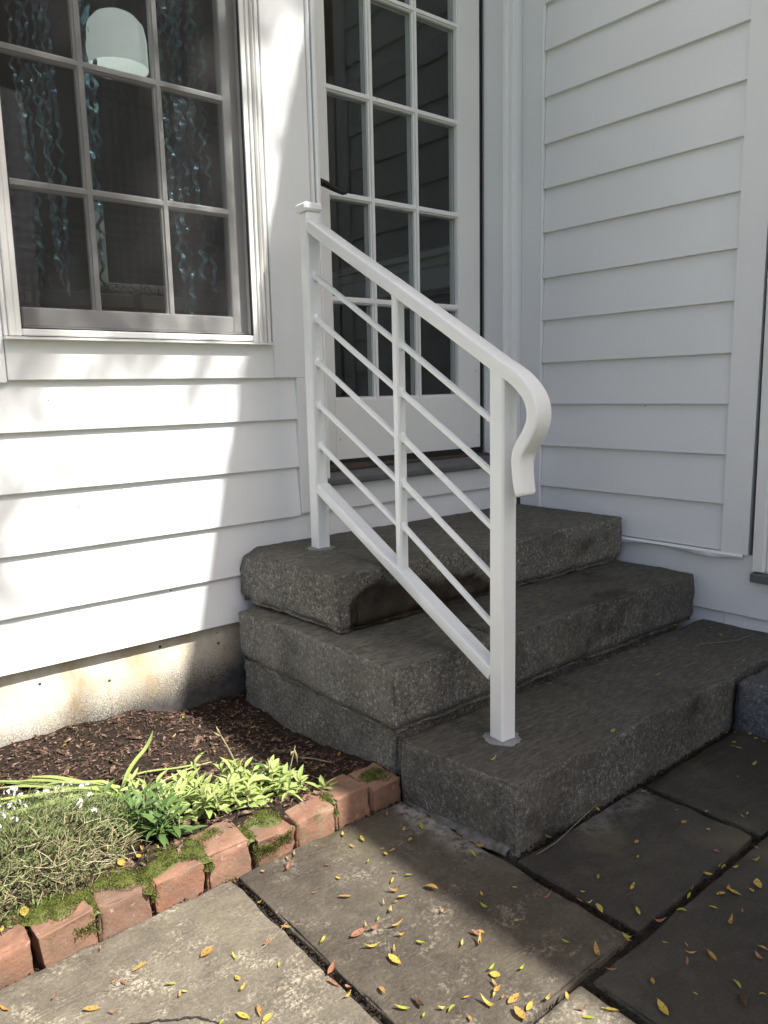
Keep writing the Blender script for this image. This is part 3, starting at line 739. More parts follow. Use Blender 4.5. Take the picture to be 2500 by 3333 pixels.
post = obj('post', prism(UP0, UP1, 0, PW, .470, 1.466), E_, rail)
g = prism(UP0-.009, UP1+.009, -.009, PW+.009, 1.4665, 1.490, .006); obj('post_cap', g, E_, post)
obj('post', prism(0, PW, 0, PW, .140, 1.004), E_, rail)
# top rail: straight run, then the lamb's-tongue curl
top = [(.7965, 1.4235), (.6, 1.3155), (.4, 1.2085), (.2, 1.1000), (.043, 1.0125), (.023, 1.0010), (0, .9900)]
curl = [(-.018, .9805), (-.036, .9690), (-.055, .9535), (-.070, .9370), (-.0795, .9190), (-.0830, .9000), (-.0805, .8810), (-.0730, .8640), (-.0620, .8475), (-.0510, .8335), (-.0425, .8205), (-.0380, .8070), (-.0368, .7910), (-.0378, .7750), (-.0398, .7590), (-.0425, .7440), (-.0450, .7320), (-.0470, .7240)]
# smooth the whole path with Catmull-Rom
P_ = top+curl
def catmull(P, n=4):
    out = []
    for i in range(len(P)-1):
        p0, p1, p2, p3 = P[max(i-1, 0)], P[i], P[i+1], P[min(i+2, len(P)-1)]
        for q in range(n):
            t = q/n
            out.append(tuple(.5*((2*p1[k])+(-p0[k]+p2[k])*t+(2*p0[k]-5*p1[k]+4*p2[k]-p3[k])*t*t+(-p0[k]+3*p1[k]-3*p2[k]+p3[k])*t**3) for k in (0, 1)))
    out.append(P[-1]); return out
pp = top[:-2]+catmull(top[-2:]+curl, 4)
_k = 30; tp = [1]*(len(pp)-4-_k)+[1-.12*i/_k for i in range(_k)]+[.86, .82, .74, .55]
obj('top_rail', sweep(pp, -.001, PW+.001, .032, .005, tp), E_, rail, smooth=True, angle=40)
obj('bottom_rail', sweep([(.7965, .666), (.0445, .301)], .002, PW-.002, .032, .004), E_, rail, smooth=True, angle=40)
obj('baluster', prism(.3865, .4125, .010, .036, .484, 1.198, .004), E_, rail)
zl = [(1.284, 1.086), (1.163, .967), (1.037, .844), (.911, .728), (.791, .611)]
zr = [(1.067, .886), (.945, .770), (.830, .646), (.713, .533), (.597, .418)]
def rod(s0, z0, s1, z1):
    pth = [(s0, z0), (s1, z1)]; b = sweep(pth, PW/2-.0068, PW/2+.0068, .0136, .0045); o = obj('rod', b, E_, rail, smooth=True, angle=40)
    for s, z, sg in ((s0, z0, -1),):
        w = MB(); rg_ = random.Random(int(z*1e4)); V = []
        for i in range(3):
            for k in range(10):
                a = k*.2*math.pi; rr = (.0142, .0130, .0080)[i]*(1+rg_.uniform(-.12, .12))
                V.append(R3(s+sg*(0, .004, .008)[i], PW/2+rr*math.cos(a)*.85, z+rr*1.1*math.sin(a)-.0035*i))
        w.add(V, [(i*10+k, i*10+(k+1) % 10, (i+1)*10+(k+1) % 10, (i+1)*10+k) for i in range(2) for k in range(10)]+[tuple(range(20, 30))])
        obj('weld_bead', w, E_, o, smooth=True)
for a, b in zl: rod(.798, a+.0035, .4115, b-.009)
for a, b in zr: rod(.3875, a+.0035, .0435, b-.0095)
def blob(c, r, n, seed):
    """lumpy ring of grout or weld round a foot"""
    b = MB(); V = []; rg_ = random.Random(seed); k = [1+rg_.uniform(-.10, .10) for _ in range(n)]
    for rr, z in ((r*1.0, 0), (r*.93, .0045), (r*.75, .0075), (r*.35, .009)):
        for i in range(n):
            a = 2*math.pi*i/n; V.append((c[0]+rr*k[i]*math.cos(a), c[1]+rr*k[i]*math.sin(a), c[2]+z))
    b.add(V, [(q*n+i, q*n+(i+1) % n, (q+1)*n+(i+1) % n, (q+1)*n+i) for q in range(3) for i in range(n)]+[tuple(range(3*n, 4*n))]); return b
c = R3(PW/2, PW/2, .1455); obj('grout_collar', blob(c, .047, 28, 5), MAT['mortar'], rail, smooth=True)
c = R3((UP0+UP1)/2, PW/2, .4735); obj('grout_collar', blob(c, .045, 28, 6), MAT['mortar'], rail, smooth=True)

# ================================================================== BRICK EDGING
edging = thing('brick_edging', 'row of old red bricks edging the garden bed, partly overgrown with moss', 'edging', (.6, -.76, 0))
BX = [-.46, -.355, -.25, -.145, -.04, .066, .172, .278, .382, .489, .597, .699, .800, .908, 1.010, 1.104]
rb = random.Random(12)
for i in range(len(BX)-1):
    g0 = rb.uniform(.003, .007)
    hgt = .060+rb.uniform(-.009, .008); yf = -.806+rb.uniform(-.008, .008)
    if i == len(BX)-2: hgt = .052; yf = -.80
    mb = rough_block(BX[i]+g0, BX[i+1]-g0, yf, yf+.098, -.03, hgt, .010, .0065, .003, .004, 60+i, .006, None, 1.3, bottom=False)
    c = Vector(((BX[i]+BX[i+1])/2, yf+.05, .03)); R = Matrix.Rotation(rb.gauss(0, .045), 3, 'Z') @ Matrix.Rotation(rb.gauss(0, .035), 3, 'X') @ Matrix.Rotation(rb.gauss(0, .03), 3, 'Y')
    mb.v = [tuple(c+R@(Vector(p)-c)) for p in mb.v]
    obj('brick', mb, MAT['brick'], edging, smooth=True)
# moss cushions on the bricks and in their joints: (x, y, radius x, radius y, z, blades)
g = MB(); rm = random.Random(5)
cush = [(.30, -.745, .045, .032, .062, 1000), (.345, -.752, .050, .040, .062, 1700), (.385, -.785, .016, .030, .056, 520), (.362, -.813, .026, .005, .030, 480), (.44, -.748, .055, .046, .063, 2000), (.478, -.780, .020, .036, .058, 760), (.488, -.812, .012, .004, .034, 160), (.535, -.745, .055, .046, .063, 2000), (.590, -.760, .034, .048, .062, 1200),
        (.602, -.806, .010, .012, .045, 300), (.645, -.742, .055, .036, .061, 1300), (.698, -.770, .017, .040, .059, 660), (.730, -.815, .028, .004, .030, 760), (.772, -.815, .020, .004, .036, 520), (.705, -.812, .009, .004, .036, 240), (.755, -.745, .050, .034, .060, 1000), (.905, -.803, .008, .012, .040, 260), (.91, -.772, .014, .024, .060, 320), (1.055, -.752, .045, .036, .052, 1000), (.27, -.738, .03, .022, .060, 420), (.20, -.735, .03, .016, .058, 300)]
for cx, cy, rx, ry, z, nb in cush:
    for k in range(nb):
        a = rm.uniform(0, 2*math.pi); q = math.sqrt(rm.random()); q *= 1+.25*math.sin(3*a+cx*40)
        x = cx+rx*q*math.cos(a); y = cy+ry*q*math.sin(a); h = rm.uniform(.0025, .0065)*(1.25-.6*q); zz = z+.004*(1-q*q)-.002
        if ry < .007: zz = z+.014*q*math.sin(k*1.7); 
        d = Vector((rm.gauss(0, .6), rm.gauss(0, .6)-.25, 1)).normalized()*h; s_ = Vector((rm.gauss(0, 1), rm.gauss(0, 1), 0)).normalized()*rm.uniform(.0006, .0011)
        p = Vector((x, y, zz)); g.add([p-s_, p+s_, p+d*.6+s_*.8, p+d, p+d*.6-s_*.8], [(0, 1, 2, 4), (4, 2, 3)])
    # a low cushion body under the blades
    if ry > .007:
        n = 12; V = [(cx, cy, z+.0035)]
        for rr, zz in ((.55, .002), (1.0, -.008)):
            for i in range(n):
                a = 2*math.pi*i/n; k_ = rr*(1+.25*math.sin(3*a+cx*40)); V.append((cx+rx*k_*math.cos(a), cy+ry*k_*math.sin(a), z+zz))
        g.add(V, [(0, 1+i, 1+(i+1) % n) for i in range(n)]+[(1+i, 1+n+i, 1+n+(i+1) % n, 1+(i+1) % n) for i in range(n)])
mo = obj('moss', g, MAT['moss'], edging); mo['kind'] = 'stuff'

# ================================================================== PLANTS
def leaf_mesh(name, mat, L=1.0, W=.28, bend=.25, fold=.12, n=5, tip=1.0):
    """lance-shaped leaf of unit length along +X, folded on its midrib"""
    b = MB(); V = []
    for i in range(n+1):
        t = i/n; w_ = W/2*(math.sin(math.pi*min(1, t**.8*.97+.03)))**.8 if i < n else .002
        if i == 0: w_ = .012
        z = -bend*t*t+.10*t; V += [(t*L, -w_, z+fold*w_*2), (t*L, 0, z), (t*L, w_, z+fold*w_*2)]
    F = []
    for i in range(n): F += [(i*3, (i+1)*3, (i+1)*3+1, i*3+1), (i*3+1, (i+1)*3+1, (i+1)*3+2, i*3+2)]
    b.add(V, F); me = bpy.data.meshes.new(name); me.from_pydata(b.v, [], b.f); me.materials.append(mat)
    me.polygons.foreach_set('use_smooth', [True]*len(me.polygons)); return me
PL = [leaf_mesh('pale_leaf', MAT['pale_leaf'], 1, w_, b_, f_) for w_, b_, f_ in ((.30, .25, .15), (.34, .5, .2), (.28, .05, .1), (.36, .8, .15))]
GL = [leaf_mesh('green_leaf', MAT['green_leaf'], 1, w_, b_, f_) for w_, b_, f_ in ((.26, .2, .15), (.30, .5, .2), (.22, .05, .1))]
def rosette(name, label, c, sites, meshes, seed, lean=(.2, 1.2), size=(.022, .045), up=.0):
    """several stems, each carrying leaves that point outwards and up"""
    rg_ = random.Random(seed); t = thing(name, label, 'plant', c, 'low plants in the garden bed'); base = Vector(c)
    for (x, y, h, nl, mset) in sites:
        b0 = Vector((x, y, soil_z(x, y)-.004)); tip = b0+Vector((rg_.gauss(0, .010), rg_.gauss(0, .010), h))
        obj('stem', MB().tube([b0, (b0+tip)/2+Vector((rg_.gauss(0, .004), rg_.gauss(0, .004), 0)), tip], [.0016, .0014, .0008], 5), MAT['straw'], t, smooth=True)
        for k in range(nl):
            f_ = (k+.5)/nl; p = b0.lerp(tip, .25+.75*f_); a = k*2.4+rg_.uniform(-.4, .4)
            el = rg_.uniform(*lean)*(.35+.65*f_)
            s_ = rg_.uniform(*size)*(1.15-.35*f_)
            share('leaf', mset[rg_.randrange(len(mset))], t, p-base, (rg_.gauss(0, .35), -el, a), (s_, s_*rg_.uniform(.8, 1.15), s_))
    return t
rp = random.Random(21)
def sites(n, x0, x1, y0, y1, h0, h1, nl, ms, edge=None):
    out = []
    while len(out) < n:
        x, y = rp.uniform(x0, x1), rp.uniform(y0, y1)
        if edge and not edge(x, y): continue
        out.append((x, y, rp.uniform(h0, h1), nl, ms))
    return out
band = lambda x, y: abs(y-(-.575-.42*(x-.66))) < .085
rosette('snapdragon_plant', 'pale lime-green leafy clump beside the darker green plant', (.645, -.60, .045), sites(26, .585, .70, -.70, -.48, .03, .08, 9, PL, band), PL, 1)
rosette('snapdragon_plant', 'pale lime-green leafy clump with a dry stalk in the middle of the bed', (.735, -.62, .045), sites(26, .69, .79, -.72, -.50, .025, .075, 9, PL, band), PL, 2)
rosette('snapdragon_plant', 'pale lime-green leafy clump behind the bricks nearest the steps', (.84, -.69, .045), sites(20, .785, .90, -.755, -.58, .018, .05, 9, PL, band), PL, 3)
rosette('green_plant', 'dark green lance-leaved plant between the white-flowered and lime-green plants', (.555, -.60, .05), sites(22, .515, .60, -.69, -.52, .04, .10, 9, GL), GL, 4, (.1, 1.1), (.03, .052))
rosette('green_plant', 'small green plant half in shadow in front of the steps', (.885, -.585, .03), [(.885, -.585, .035, 9, GL), (.875, -.60, .03, 7, PL)], GL, 5, (.3, 1.1), (.045, .06))
rosette('snapdragon_plant', 'tiny pale seedling right behind the last sunlit brick', (.93, -.715, .03), [(.925, -.718, .02, 7, PL)], PL, 6, (.3, 1.0), (.035, .045))
# dry stalks
def stalk(name, label, pts, r, m='straw', extra=None):
    b = MB(); b.tube(pts, r, 6)
    if extra:
        for e in extra: b.tube(e, [.0016, .003, .0006], 6)
    return tag(obj(name, b, MAT[m], origin=pts[0], smooth=True), label, 'stalk')
stalk('dry_stalk', 'pale dry stalk with split tip rising from the lime-green clump', [(.820, -.555, .045), (.805, -.55, .09), (.785, -.55, .14), (.768, -.55, .178)], [.0026, .0024, .002, .0012], 'straw',
      [[(.770, -.55, .173), (.764, -.55, .186), (.760, -.55, .198)], [(.772, -.55, .170), (.760, -.553, .178), (.751, -.555, .188)]])
stalk('dry_stalk', 'short dry stalk with crooked top among the lime-green leaves', [(.854, -.62, .04), (.856, -.62, .08), (.851, -.62, .113), (.858, -.62, .114), (.863, -.62, .106)], [.002, .0018, .0014, .001, .0008])
stalk('dry_stalk', 'dry seed stalk beside the small shaded plant', [(.900, -.62, .03), (.910, -.62, .07), (.924, -.62, .112), (.927, -.62, .120)], [.0018, .0016, .001, .0007], 'straw', [[(.924, -.62, .112), (.930, -.618, .095), (.932, -.62, .07)], [(.922, -.62, .108), (.916, -.62, .108), (.913, -.62, .10)]])
# strap leaves lying across the bed
strap = thing('strap_leaf_plant', 'clump of long pale-green strap leaves flopped over the mulch', 'plant', (.575, -.45, .045))
def ribbon(pts, w_, fold=.25, taper=.75):
    P = [Vector(p) for p in pts]; Q = []
    for i in range(len(P)-1):
        for q in range(5):
            t = q/5; p0, p1, p2, p3 = P[max(i-1, 0)], P[i], P[i+1], P[min(i+2, len(P)-1)]
            Q.append(.5*((2*p1)+(-p0+p2)*t+(2*p0-5*p1+4*p2-p3)*t*t+(-p0+3*p1-3*p2+p3)*t**3))
    Q.append(P[-1]); b = MB(); V = []; n = len(Q)-1
    for i, p in enumerate(Q):
        d = (Q[min(i+1, n)]-Q[max(i-1, 0)]).normalized(); s_ = d.cross(Vector((0, 0, 1)))
        s_ = s_.normalized() if s_.length > .05 else Vector((1, 0, 0)); u = s_.cross(d)
        k = w_/2*(1-max(0, (i/n-taper)/(1-taper))**1.5)*(.6+.4*min(1, i/n*5)) if i < n else .0004
        V += [p-s_*k+u*k*fold, p, p+s_*k+u*k*fold]
    F = []
    for i in range(n): F += [(i*3, i*3+1, i*3+4, i*3+3), (i*3+1, i*3+2, i*3+5, i*3+4)]
    b.add(V, F); return b
rs = random.Random(8)
for i in range(13):
    a = math.radians(rs.uniform(116, 168)); L = rs.uniform(.24, .42); h = rs.uniform(.008, .04)
    b0 = Vector((.575+rs.gauss(0, .008), -.45+rs.gauss(0, .010), .048)); u = Vector((math.cos(a), math.sin(a), 0)); sd_ = Vector((-u.y, u.x, 0))*rs.gauss(0, .03)
    pts = [b0]+[b0+u*L*t+sd_*t*t+Vector((0, 0, h*math.sin(math.pi*t)**.8*(1.6 if t < .4 else 1)+.004)) for t in (.18, .4, .7, 1.0)]
    obj('leaf', ribbon(pts, rs.uniform(.009, .014)), MAT['strap_leaf'], strap, smooth=True)
obj('leaf', ribbon([(.562, -.452, .055), (.585, -.44, .095), (.612, -.425, .115), (.642, -.41, .128), (.660, -.404, .145), (.670, -.40, .165)], .011), MAT['strap_leaf'], strap, smooth=True)
obj('leaf', ribbon([(.58, -.455, .05), (.592, -.44, .075), (.60, -.42, .088)], .009), MAT['strap_leaf'], strap, smooth=True)
obj('stem', ribbon([(.56, -.475, .05), (.64, -.455, .055), (.74, -.44, .058), (.80, -.44, .055)], .006, .6, .98), MAT['straw'], strap, smooth=True)
obj('stem', ribbon([(.60, -.36, .05), (.66, -.375, .052), (.72, -.41, .054), (.77, -.43, .055)], .008, .6, .95), MAT['strap_leaf'], strap, smooth=True)
# sweet alyssum: feathery mound with white flower heads
aly = thing('alyssum_plant', 'feathery green mound with small white flowers and dry stems', 'plant', (.32, -.58, .045))
ra = random.Random(17); fg = MB(); dg = MB(); heads = []
def mound(x, y): return math.sqrt(max(0, 1-((x-.31)/.24)**2-((y+.585)/.165)**2))
for i in range(4200):
    a = ra.uniform(0, 2*math.pi); q = math.sqrt(ra.random())*.98; x = .31+.24*q*math.cos(a); y = -.585+.165*q*math.sin(a)
    top_ = .135*mound(x, y); z = .045+top_*ra.uniform(.25, 1.0)
    out_ = Vector((x-.31, (y+.585), .10)).normalized()
    dry = sstep(-.02, -.13, y+.585)*sstep(.0, .16, x-.25)*.3+.05
    d = (out_*.8+Vector((ra.gauss(0, .5), ra.gauss(0, .5), ra.gauss(.25, .4)))).normalized()
    if ra.random() < dry:
        L = ra.uniform(.025, .06); s_ = d.cross(Vector((ra.gauss(0, 1), ra.gauss(0, 1), ra.gauss(0, 1)))).normalized(); w_ = ra.uniform(.0004, .0009)
        p0 = Vector((x, y, z)); d2 = (d+Vector((ra.gauss(0, .7), ra.gauss(0, .7), -.5))).normalized(); p1 = p0+d*L*.5; p2 = p1+d2*L*.5
        dg.add([p0-s_*w_, p0+s_*w_, p1+s_*w_, p1-s_*w_, p2+s_*w_*.6, p2-s_*w_*.6], [(0, 1, 2, 3), (3, 2, 4, 5)])
    else:
        L = ra.uniform(.007, .017); s_ = d.cross(Vector((ra.gauss(0, 1), ra.gauss(0, 1), ra.gauss(0, 1)))).normalized(); w_ = ra.uniform(.0007, .0016)
        for k in range(3):
            p0 = Vector((x, y, z))+Vector((ra.gauss(0, .004), ra.gauss(0, .004), ra.gauss(0, .004))); dd = (d+Vector((ra.gauss(0, .5), ra.gauss(0, .5), ra.gauss(0, .5)))).normalized()
            fg.add([p0, p0+dd*L*.5+s_*w_, p0+dd*L, p0+dd*L*.5-s_*w_], [(0, 1, 2, 3)])
for i in range(48):                                  # tangle of bare stems spilling out in front
    x = ra.uniform(.25, .50); y = -.585-.12+ra.uniform(-.02, .07)-.10*max(0, x-.42)
    p = Vector((x, y, .05+ra.uniform(0, .05))); pts = [p]
    v_ = Vector((ra.gauss(0, .6), ra.gauss(-.3, .5), ra.gauss(0, .3))).normalized()
    for k in range(5):
        v_ = (v_+Vector((ra.gauss(0, .55), ra.gauss(0, .55), ra.gauss(-.08, .35)))).normalized(); p = p+v_*ra.uniform(.012, .022); p.z = max(p.z, .047); p.y = max(p.y, -.745); pts.append(p.copy())
    dg.tube(pts, ra.uniform(.0006, .0011), 4, False)
f_ = obj('foliage', fg, MAT['feather'], aly); f_['kind'] = 'stuff'
f_ = obj('dry_stems', dg, MAT['straw'], aly); f_['kind'] = 'stuff'
def flower_mesh():
    b = MB(); r_ = random.Random(2)
    for k in range(9):
        a = r_.uniform(0, 6.28); q = math.sqrt(r_.random()); c = Vector((q*math.cos(a), q*math.sin(a), .6*(1-q*q)+r_.uniform(0, .2))); nrm = (c+Vector((0, 0, .4))).normalized()
        t1 = nrm.orthogonal().normalized(); t2 = nrm.cross(t1)
        for j in range(4):
            w0 = j*math.pi/2+a; e = t1*math.cos(w0)+t2*math.sin(w0); f2 = nrm.cross(e)
            b.add([c, c+e*.24+f2*.15, c+e*.40+nrm*.05, c+e*.24-f2*.15], [(0, 1, 2, 3)])
    me = bpy.data.meshes.new('flower_head'); me.from_pydata([tuple(p) for p in b.v], [], b.f); me.materials.append(MAT['flower']); return me
FM = flower_mesh(); base = WO[aly.name]
for i in range(80):
    x = ra.uniform(.14, .46); y = ra.uniform(-.66, -.44)
    if ra.random() < .35: x = ra.uniform(.16, .34)
    z = .05+.135*mound(x, y)+ra.uniform(.0, .018)
    share('flower_head', FM, aly, Vector((x, y, z))-base, (ra.gauss(0, .4), ra.gauss(0, .4), ra.uniform(0, 6)), ra.uniform(.004, .008))

# ================================================================== FALLEN LEAVES
PATIO = [(1.023,-0.843,'o'),(0.900,-0.842,'y'),(0.922,-0.881,'y'),(0.890,-0.888,'o'),(0.932,-0.937,'y'),(0.926,-0.955,'y'),(0.943,-0.954,'y'),(0.882,-0.951,'g'),(0.813,-0.907,'r'),(0.915,-1.041,'g'),(0.879,-1.032,'y'),(0.901,-1.015,'r'),(0.804,-0.955,'y'),(0.863,-1.059,'O'),(0.780,-1.009,'O'),(0.921,-1.098,'O'),(0.742,-0.864,'R'),(0.703,-0.838,'o'),(0.781,-0.832,'o'),(0.764,-0.832,'y'),(0.743,-0.961,'r'),(0.842,-1.085,'o'),(0.822,-1.075,'o'),(0.862,-1.083,'y'),(0.819,-1.097,'y'),(0.788,-1.099,'g'),(0.889,-1.161,'o'),(0.801,-1.134,'O'),(0.760,-1.100,'y'),(0.764,-1.114,'R'),(0.737,-1.105,'R'),(0.680,-1.078,'g'),(0.735,-1.147,'Y'),(0.792,-1.159,'o'),(0.759,-1.179,'o'),(0.805,-1.196,'g'),(0.744,-1.197,'Y'),(0.857,-1.245,'y'),(0.880,-1.265,'O'),(0.894,-1.242,'r'),(0.903,-1.245,'o'),(0.651,-1.145,'R'),(0.635,-1.171,'R'),(0.648,-1.193,'r'),(0.636,-1.208,'y'),(0.686,-1.234,'o'),(0.590,-1.078,'y'),(0.610,-1.016,'o'),(0.604,-1.020,'r'),(0.648,-1.008,'o'),(0.649,-0.915,'o'),(0.522,-1.059,'y'),(0.518,-1.082,'y'),(0.542,-1.014,'g'),(0.490,-1.134,'Y'),(0.514,-1.141,'O'),(0.515,-1.164,'Y'),(0.686,-1.284,'G'),(0.712,-1.294,'B'),(0.702,-1.316,'g'),(0.734,-1.326,'y'),(0.743,-1.335,'g'),(0.777,-1.334,'o'),(0.852,-1.318,'g'),(0.846,-1.332,'y'),(0.832,-1.343,'o'),(0.825,-1.355,'o'),(0.815,-1.358,'y'),(0.821,-1.372,'o'),(0.830,-1.385,'O'),(0.793,-1.367,'Y'),(0.838,-1.411,'y'),(0.814,-1.412,'O'),(0.751,-1.367,'o'),(0.891,-1.351,'g'),(0.973,-1.268,'g'),(1.042,-1.204,'y'),(0.980,-1.175,'y'),(0.957,-1.204,'G'),(1.060,-1.074,'G'),(1.091,-1.068,'o'),(0.996,-0.952,'o'),(1.050,-0.929,'G'),(1.011,-0.914,'y'),(1.129,-1.299,'y'),(1.209,-1.353,'Y'),(1.110,-1.325,'y'),(1.104,-1.309,'r'),(1.113,-1.346,'Y'),(1.158,-1.398,'y'),(1.064,-1.263,'R'),(0.995,-1.359,'g'),(1.014,-1.410,'O'),(1.083,-1.425,'g'),(1.079,-1.429,'o'),(1.161,-1.437,'R'),(1.268,-1.436,'g'),(1.288,-1.430,'g'),(1.356,-1.427,'y'),(1.396,-1.429,'o'),(1.401,-1.436,'g'),(1.416,-1.451,'g'),(1.317,-1.473,'o'),(1.340,-1.488,'Y'),(1.344,-1.474,'o'),(1.370,-1.506,'y'),(1.393,-1.506,'Y'),(1.469,-1.467,'g'),(1.514,-1.448,'o'),(1.441,-1.400,'r'),(1.304,-1.305,'g'),(1.348,-1.274,'o'),(1.490,-1.301,'o'),(1.503,-1.350,'o'),(1.566,-1.311,'y'),(1.524,-1.264,'r'),(1.627,-1.375,'y'),(1.608,-1.375,'g'),(1.540,-1.172,'o'),(1.441,-1.187,'r'),(1.396,-1.145,'y'),(1.772,-1.283,'r'),(1.867,-1.280,'y'),(1.992,-1.131,'y'),(1.985,-1.148,'y'),(2.005,-1.159,'y'),(1.946,-1.188,'y'),(1.920,-1.198,'y'),(1.923,-1.212,'y'),(1.923,-1.138,'y'),(2.025,-1.193,'y'),(2.009,-1.216,'y'),(2.005,-1.242,'y'),(1.218,-1.449,'g'),(1.252,-1.523,'O'),(1.300,-1.522,'r'),(1.269,-1.482,'g'),(1.122,-1.474,'g'),(1.144,-1.499,'o'),(1.131,-1.515,'y'),(1.151,-1.542,'O'),(1.109,-1.521,'r'),(1.207,-1.595,'r'),(1.233,-1.589,'o'),(1.026,-1.508,'o'),(0.997,-1.449,'r'),(1.122,-1.599,'g'),(1.054,-1.565,'y'),(0.988,-1.549,'Y'),(1.098,-1.621,'B'),(1.131,-1.635,'y'),(0.925,-1.497,'Y'),(0.898,-1.437,'y'),(0.871,-1.420,'y'),(0.892,-1.468,'r'),(0.888,-1.484,'g'),(1.199,-1.127,'o'),(1.224,-1.141,'g'),(1.188,-1.291,'g'),(0.211,-0.873,'O'),(0.316,-0.964,'O'),(0.338,-0.993,'r'),(0.278,-0.899,'r'),(0.362,-0.931,'o'),(0.351,-0.944,'r'),(0.410,-0.926,'O'),(0.373,-0.841,'r'),(0.511,-0.972,'O'),(0.444,-1.028,'y'),(0.434,-1.029,'o'),(0.432,-0.997,'g'),(0.376,-0.943,'r'),(0.459,-1.122,'g')]
SOIL = [(0.281,-0.742,'Y'),(0.462,-0.723,'Y'),(0.494,-0.729,'y'),(0.512,-0.700,'O'),(0.533,-0.731,'g'),(0.241,-0.756,'y'),(0.431,-0.780,'y'),(0.626,-0.720,'g'),(0.609,-0.107,'o'),(0.859,-0.561,'o'),(0.557,-0.074,'o'),(0.803,-0.208,'y'),(0.887,-0.087,'g'),(0.812,-0.530,'r'),(0.933,-0.526,'o'),(1.035,-0.419,'o'),(0.995,-0.271,'o'),(1.001,-0.506,'r'),(1.023,-0.245,'o'),(1.036,-0.315,'r'),(1.097,-0.295,'g'),(1.121,-0.400,'r'),(1.120,-0.455,'o'),(1.094,-0.563,'o'),(1.132,-0.646,'r'),(1.090,-0.717,'r'),(1.013,-0.611,'o'),(1.008,-0.662,'r'),(0.998,-0.551,'r'),(1.116,-0.735,'o'),(1.146,-0.743,'r'),(1.039,-0.396,'r'),(1.088,-0.426,'o'),(1.122,-0.553,'o')]
STEP3 = [(1.177,-1.025,'g'),(1.491,-1.115,'g'),(1.886,-0.992,'g'),(1.903,-0.908,'o'),(2.026,-1.064,'o'),(2.088,-1.113,'y'),(2.172,-1.097,'g'),(2.397,-0.880,'o'),(2.347,-0.940,'g'),(2.361,-0.979,'y')]
STEP2 = [(1.847,-0.610,'o'),(1.909,-0.495,'y'),(1.963,-0.489,'y')]

def fallen(name, W, curl, twist, n=6):
    b = MB(); V = []
    for i in range(n+1):
        t = i/n; w_ = W/2*math.sin(math.pi*(t*.94+.03))**.75; z = curl*(t-.5)**2*2+.012; tw = twist*(t-.5)
        for s_ in (-1, 0, 1):
            V.append((t-.5, s_*w_*math.cos(tw), z+abs(s_)*w_*.35+s_*w_*math.sin(tw)))
    V += [(.5, -.012, V[-2][2]), (.68, .02, V[-2][2]-.01), (.5, .012, V[-2][2])]
    F = []
    for i in range(n): F += [(i*3, (i+1)*3, (i+1)*3+1, i*3+1), (i*3+1, (i+1)*3+1, (i+1)*3+2, i*3+2)]
    F.append((len(V)-3, len(V)-2, len(V)-1))
    zmin = min(v[2] for v in V); V = [(x, y, z-zmin) for x, y, z in V]
    b.add(V, F); me = bpy.data.meshes.new(name); me.from_pydata(b.v, [], b.f); me.materials.append(MAT['fall_y'])
    me.polygons.foreach_set('use_smooth', [True]*len(me.polygons)); return me
FL = [fallen('fallen_leaf', w_, c_, t_) for w_, c_, t_ in ((.36, .1, .1), (.30, .35, .4), (.42, .18, -.3), (.28, .6, .2), (.34, -.15, .5), (.46, .3, -.6), (.24, .9, .9), (.52, .15, .2), (.40, .7, -1.0), (.32, .05, 1.2))]
CN = {'y': 'yellow', 'o': 'orange-brown', 'g': 'yellow-green', 'r': 'pinkish-brown', 'b': 'dark brown'}
rl = random.Random(99)
def drop(x, y, k, z, where, group, box, size=None):
    big = k.isupper(); c = k.lower(); s_ = size or (rl.uniform(.022, .032) if big else rl.uniform(.009, .020))
    me = FL[rl.randrange(len(FL))]
    o = share('fallen_leaf', me, None, (x, y, z+.0015), (rl.gauss(0, .10), rl.gauss(0, .10), rl.uniform(0, 6.283)), (s_, s_*rl.uniform(.65, 1.25), s_*rl.uniform(.5, 1.4)), MAT['fall_'+c])
    gx = ('far left', 'left', 'middle', 'right', 'far right')[min(4, max(0, int(5*(x-box[0])/(box[1]-box[0]))))]; gy = ('front edge', 'front', 'centre', 'back', 'back edge')[min(4, max(0, int(5*(y-box[2])/(box[3]-box[2]))))]
    tag(o, ('large ' if big else 'small ')+CN[c]+' leaf, '+gy+', '+gx+' of '+where, 'leaf', group)
SL = [((-.16, .652, -1.43, -.81), 'the sunlit slab at lower left'), ((.652, 1.108, -1.43, -.81), 'the slab in front of the bricks'), ((1.108, 1.565, -1.43, -1.13), 'the dark slab against the lowest step'),
      ((1.565, 2.3, -1.43, -1.13), 'the slab by the blue-grey block'), ((.40, .948, -1.75, -1.43), 'the sunlit slab at the bottom edge'), ((.948, 1.76, -1.75, -1.43), 'the dark slab at lower right')]
for x, y, k in PATIO:
    if x > 2.0 and y > -1.145: continue
    bx, wh = next((q for q in SL if q[0][0] <= x < q[0][1] and q[0][2] <= y < q[0][3]), SL[0])
    drop(x, y, k, .002, wh, 'fallen leaves', bx)
MB_ = (.25, 1.12, -.74, .03); S3 = (1.1, 2.5, -1.13, -.79); S2 = (1.1, 2.44, -.79, -.5); S1 = (1.14, 2.44, -.5, 0)
for x, y, k in SOIL: drop(x, y, k, soil_z(x, y)+.008, 'the mulch bed', 'fallen leaves', MB_)
for i in range(46):
    x, y = rl.uniform(.45, 1.09), rl.uniform(-.70, -.02)
    drop(x, y, rl.choice('rrrob'), soil_z(x, y)+.007, 'the mulch bed', 'fallen leaves', MB_)
for x, y, k in STEP3: drop(x, y, k, .151, 'the lowest granite step', 'fallen leaves', S3)
for x, y, k in STEP2: drop(x, y, k, .316, 'the middle granite step', 'fallen leaves', S2)
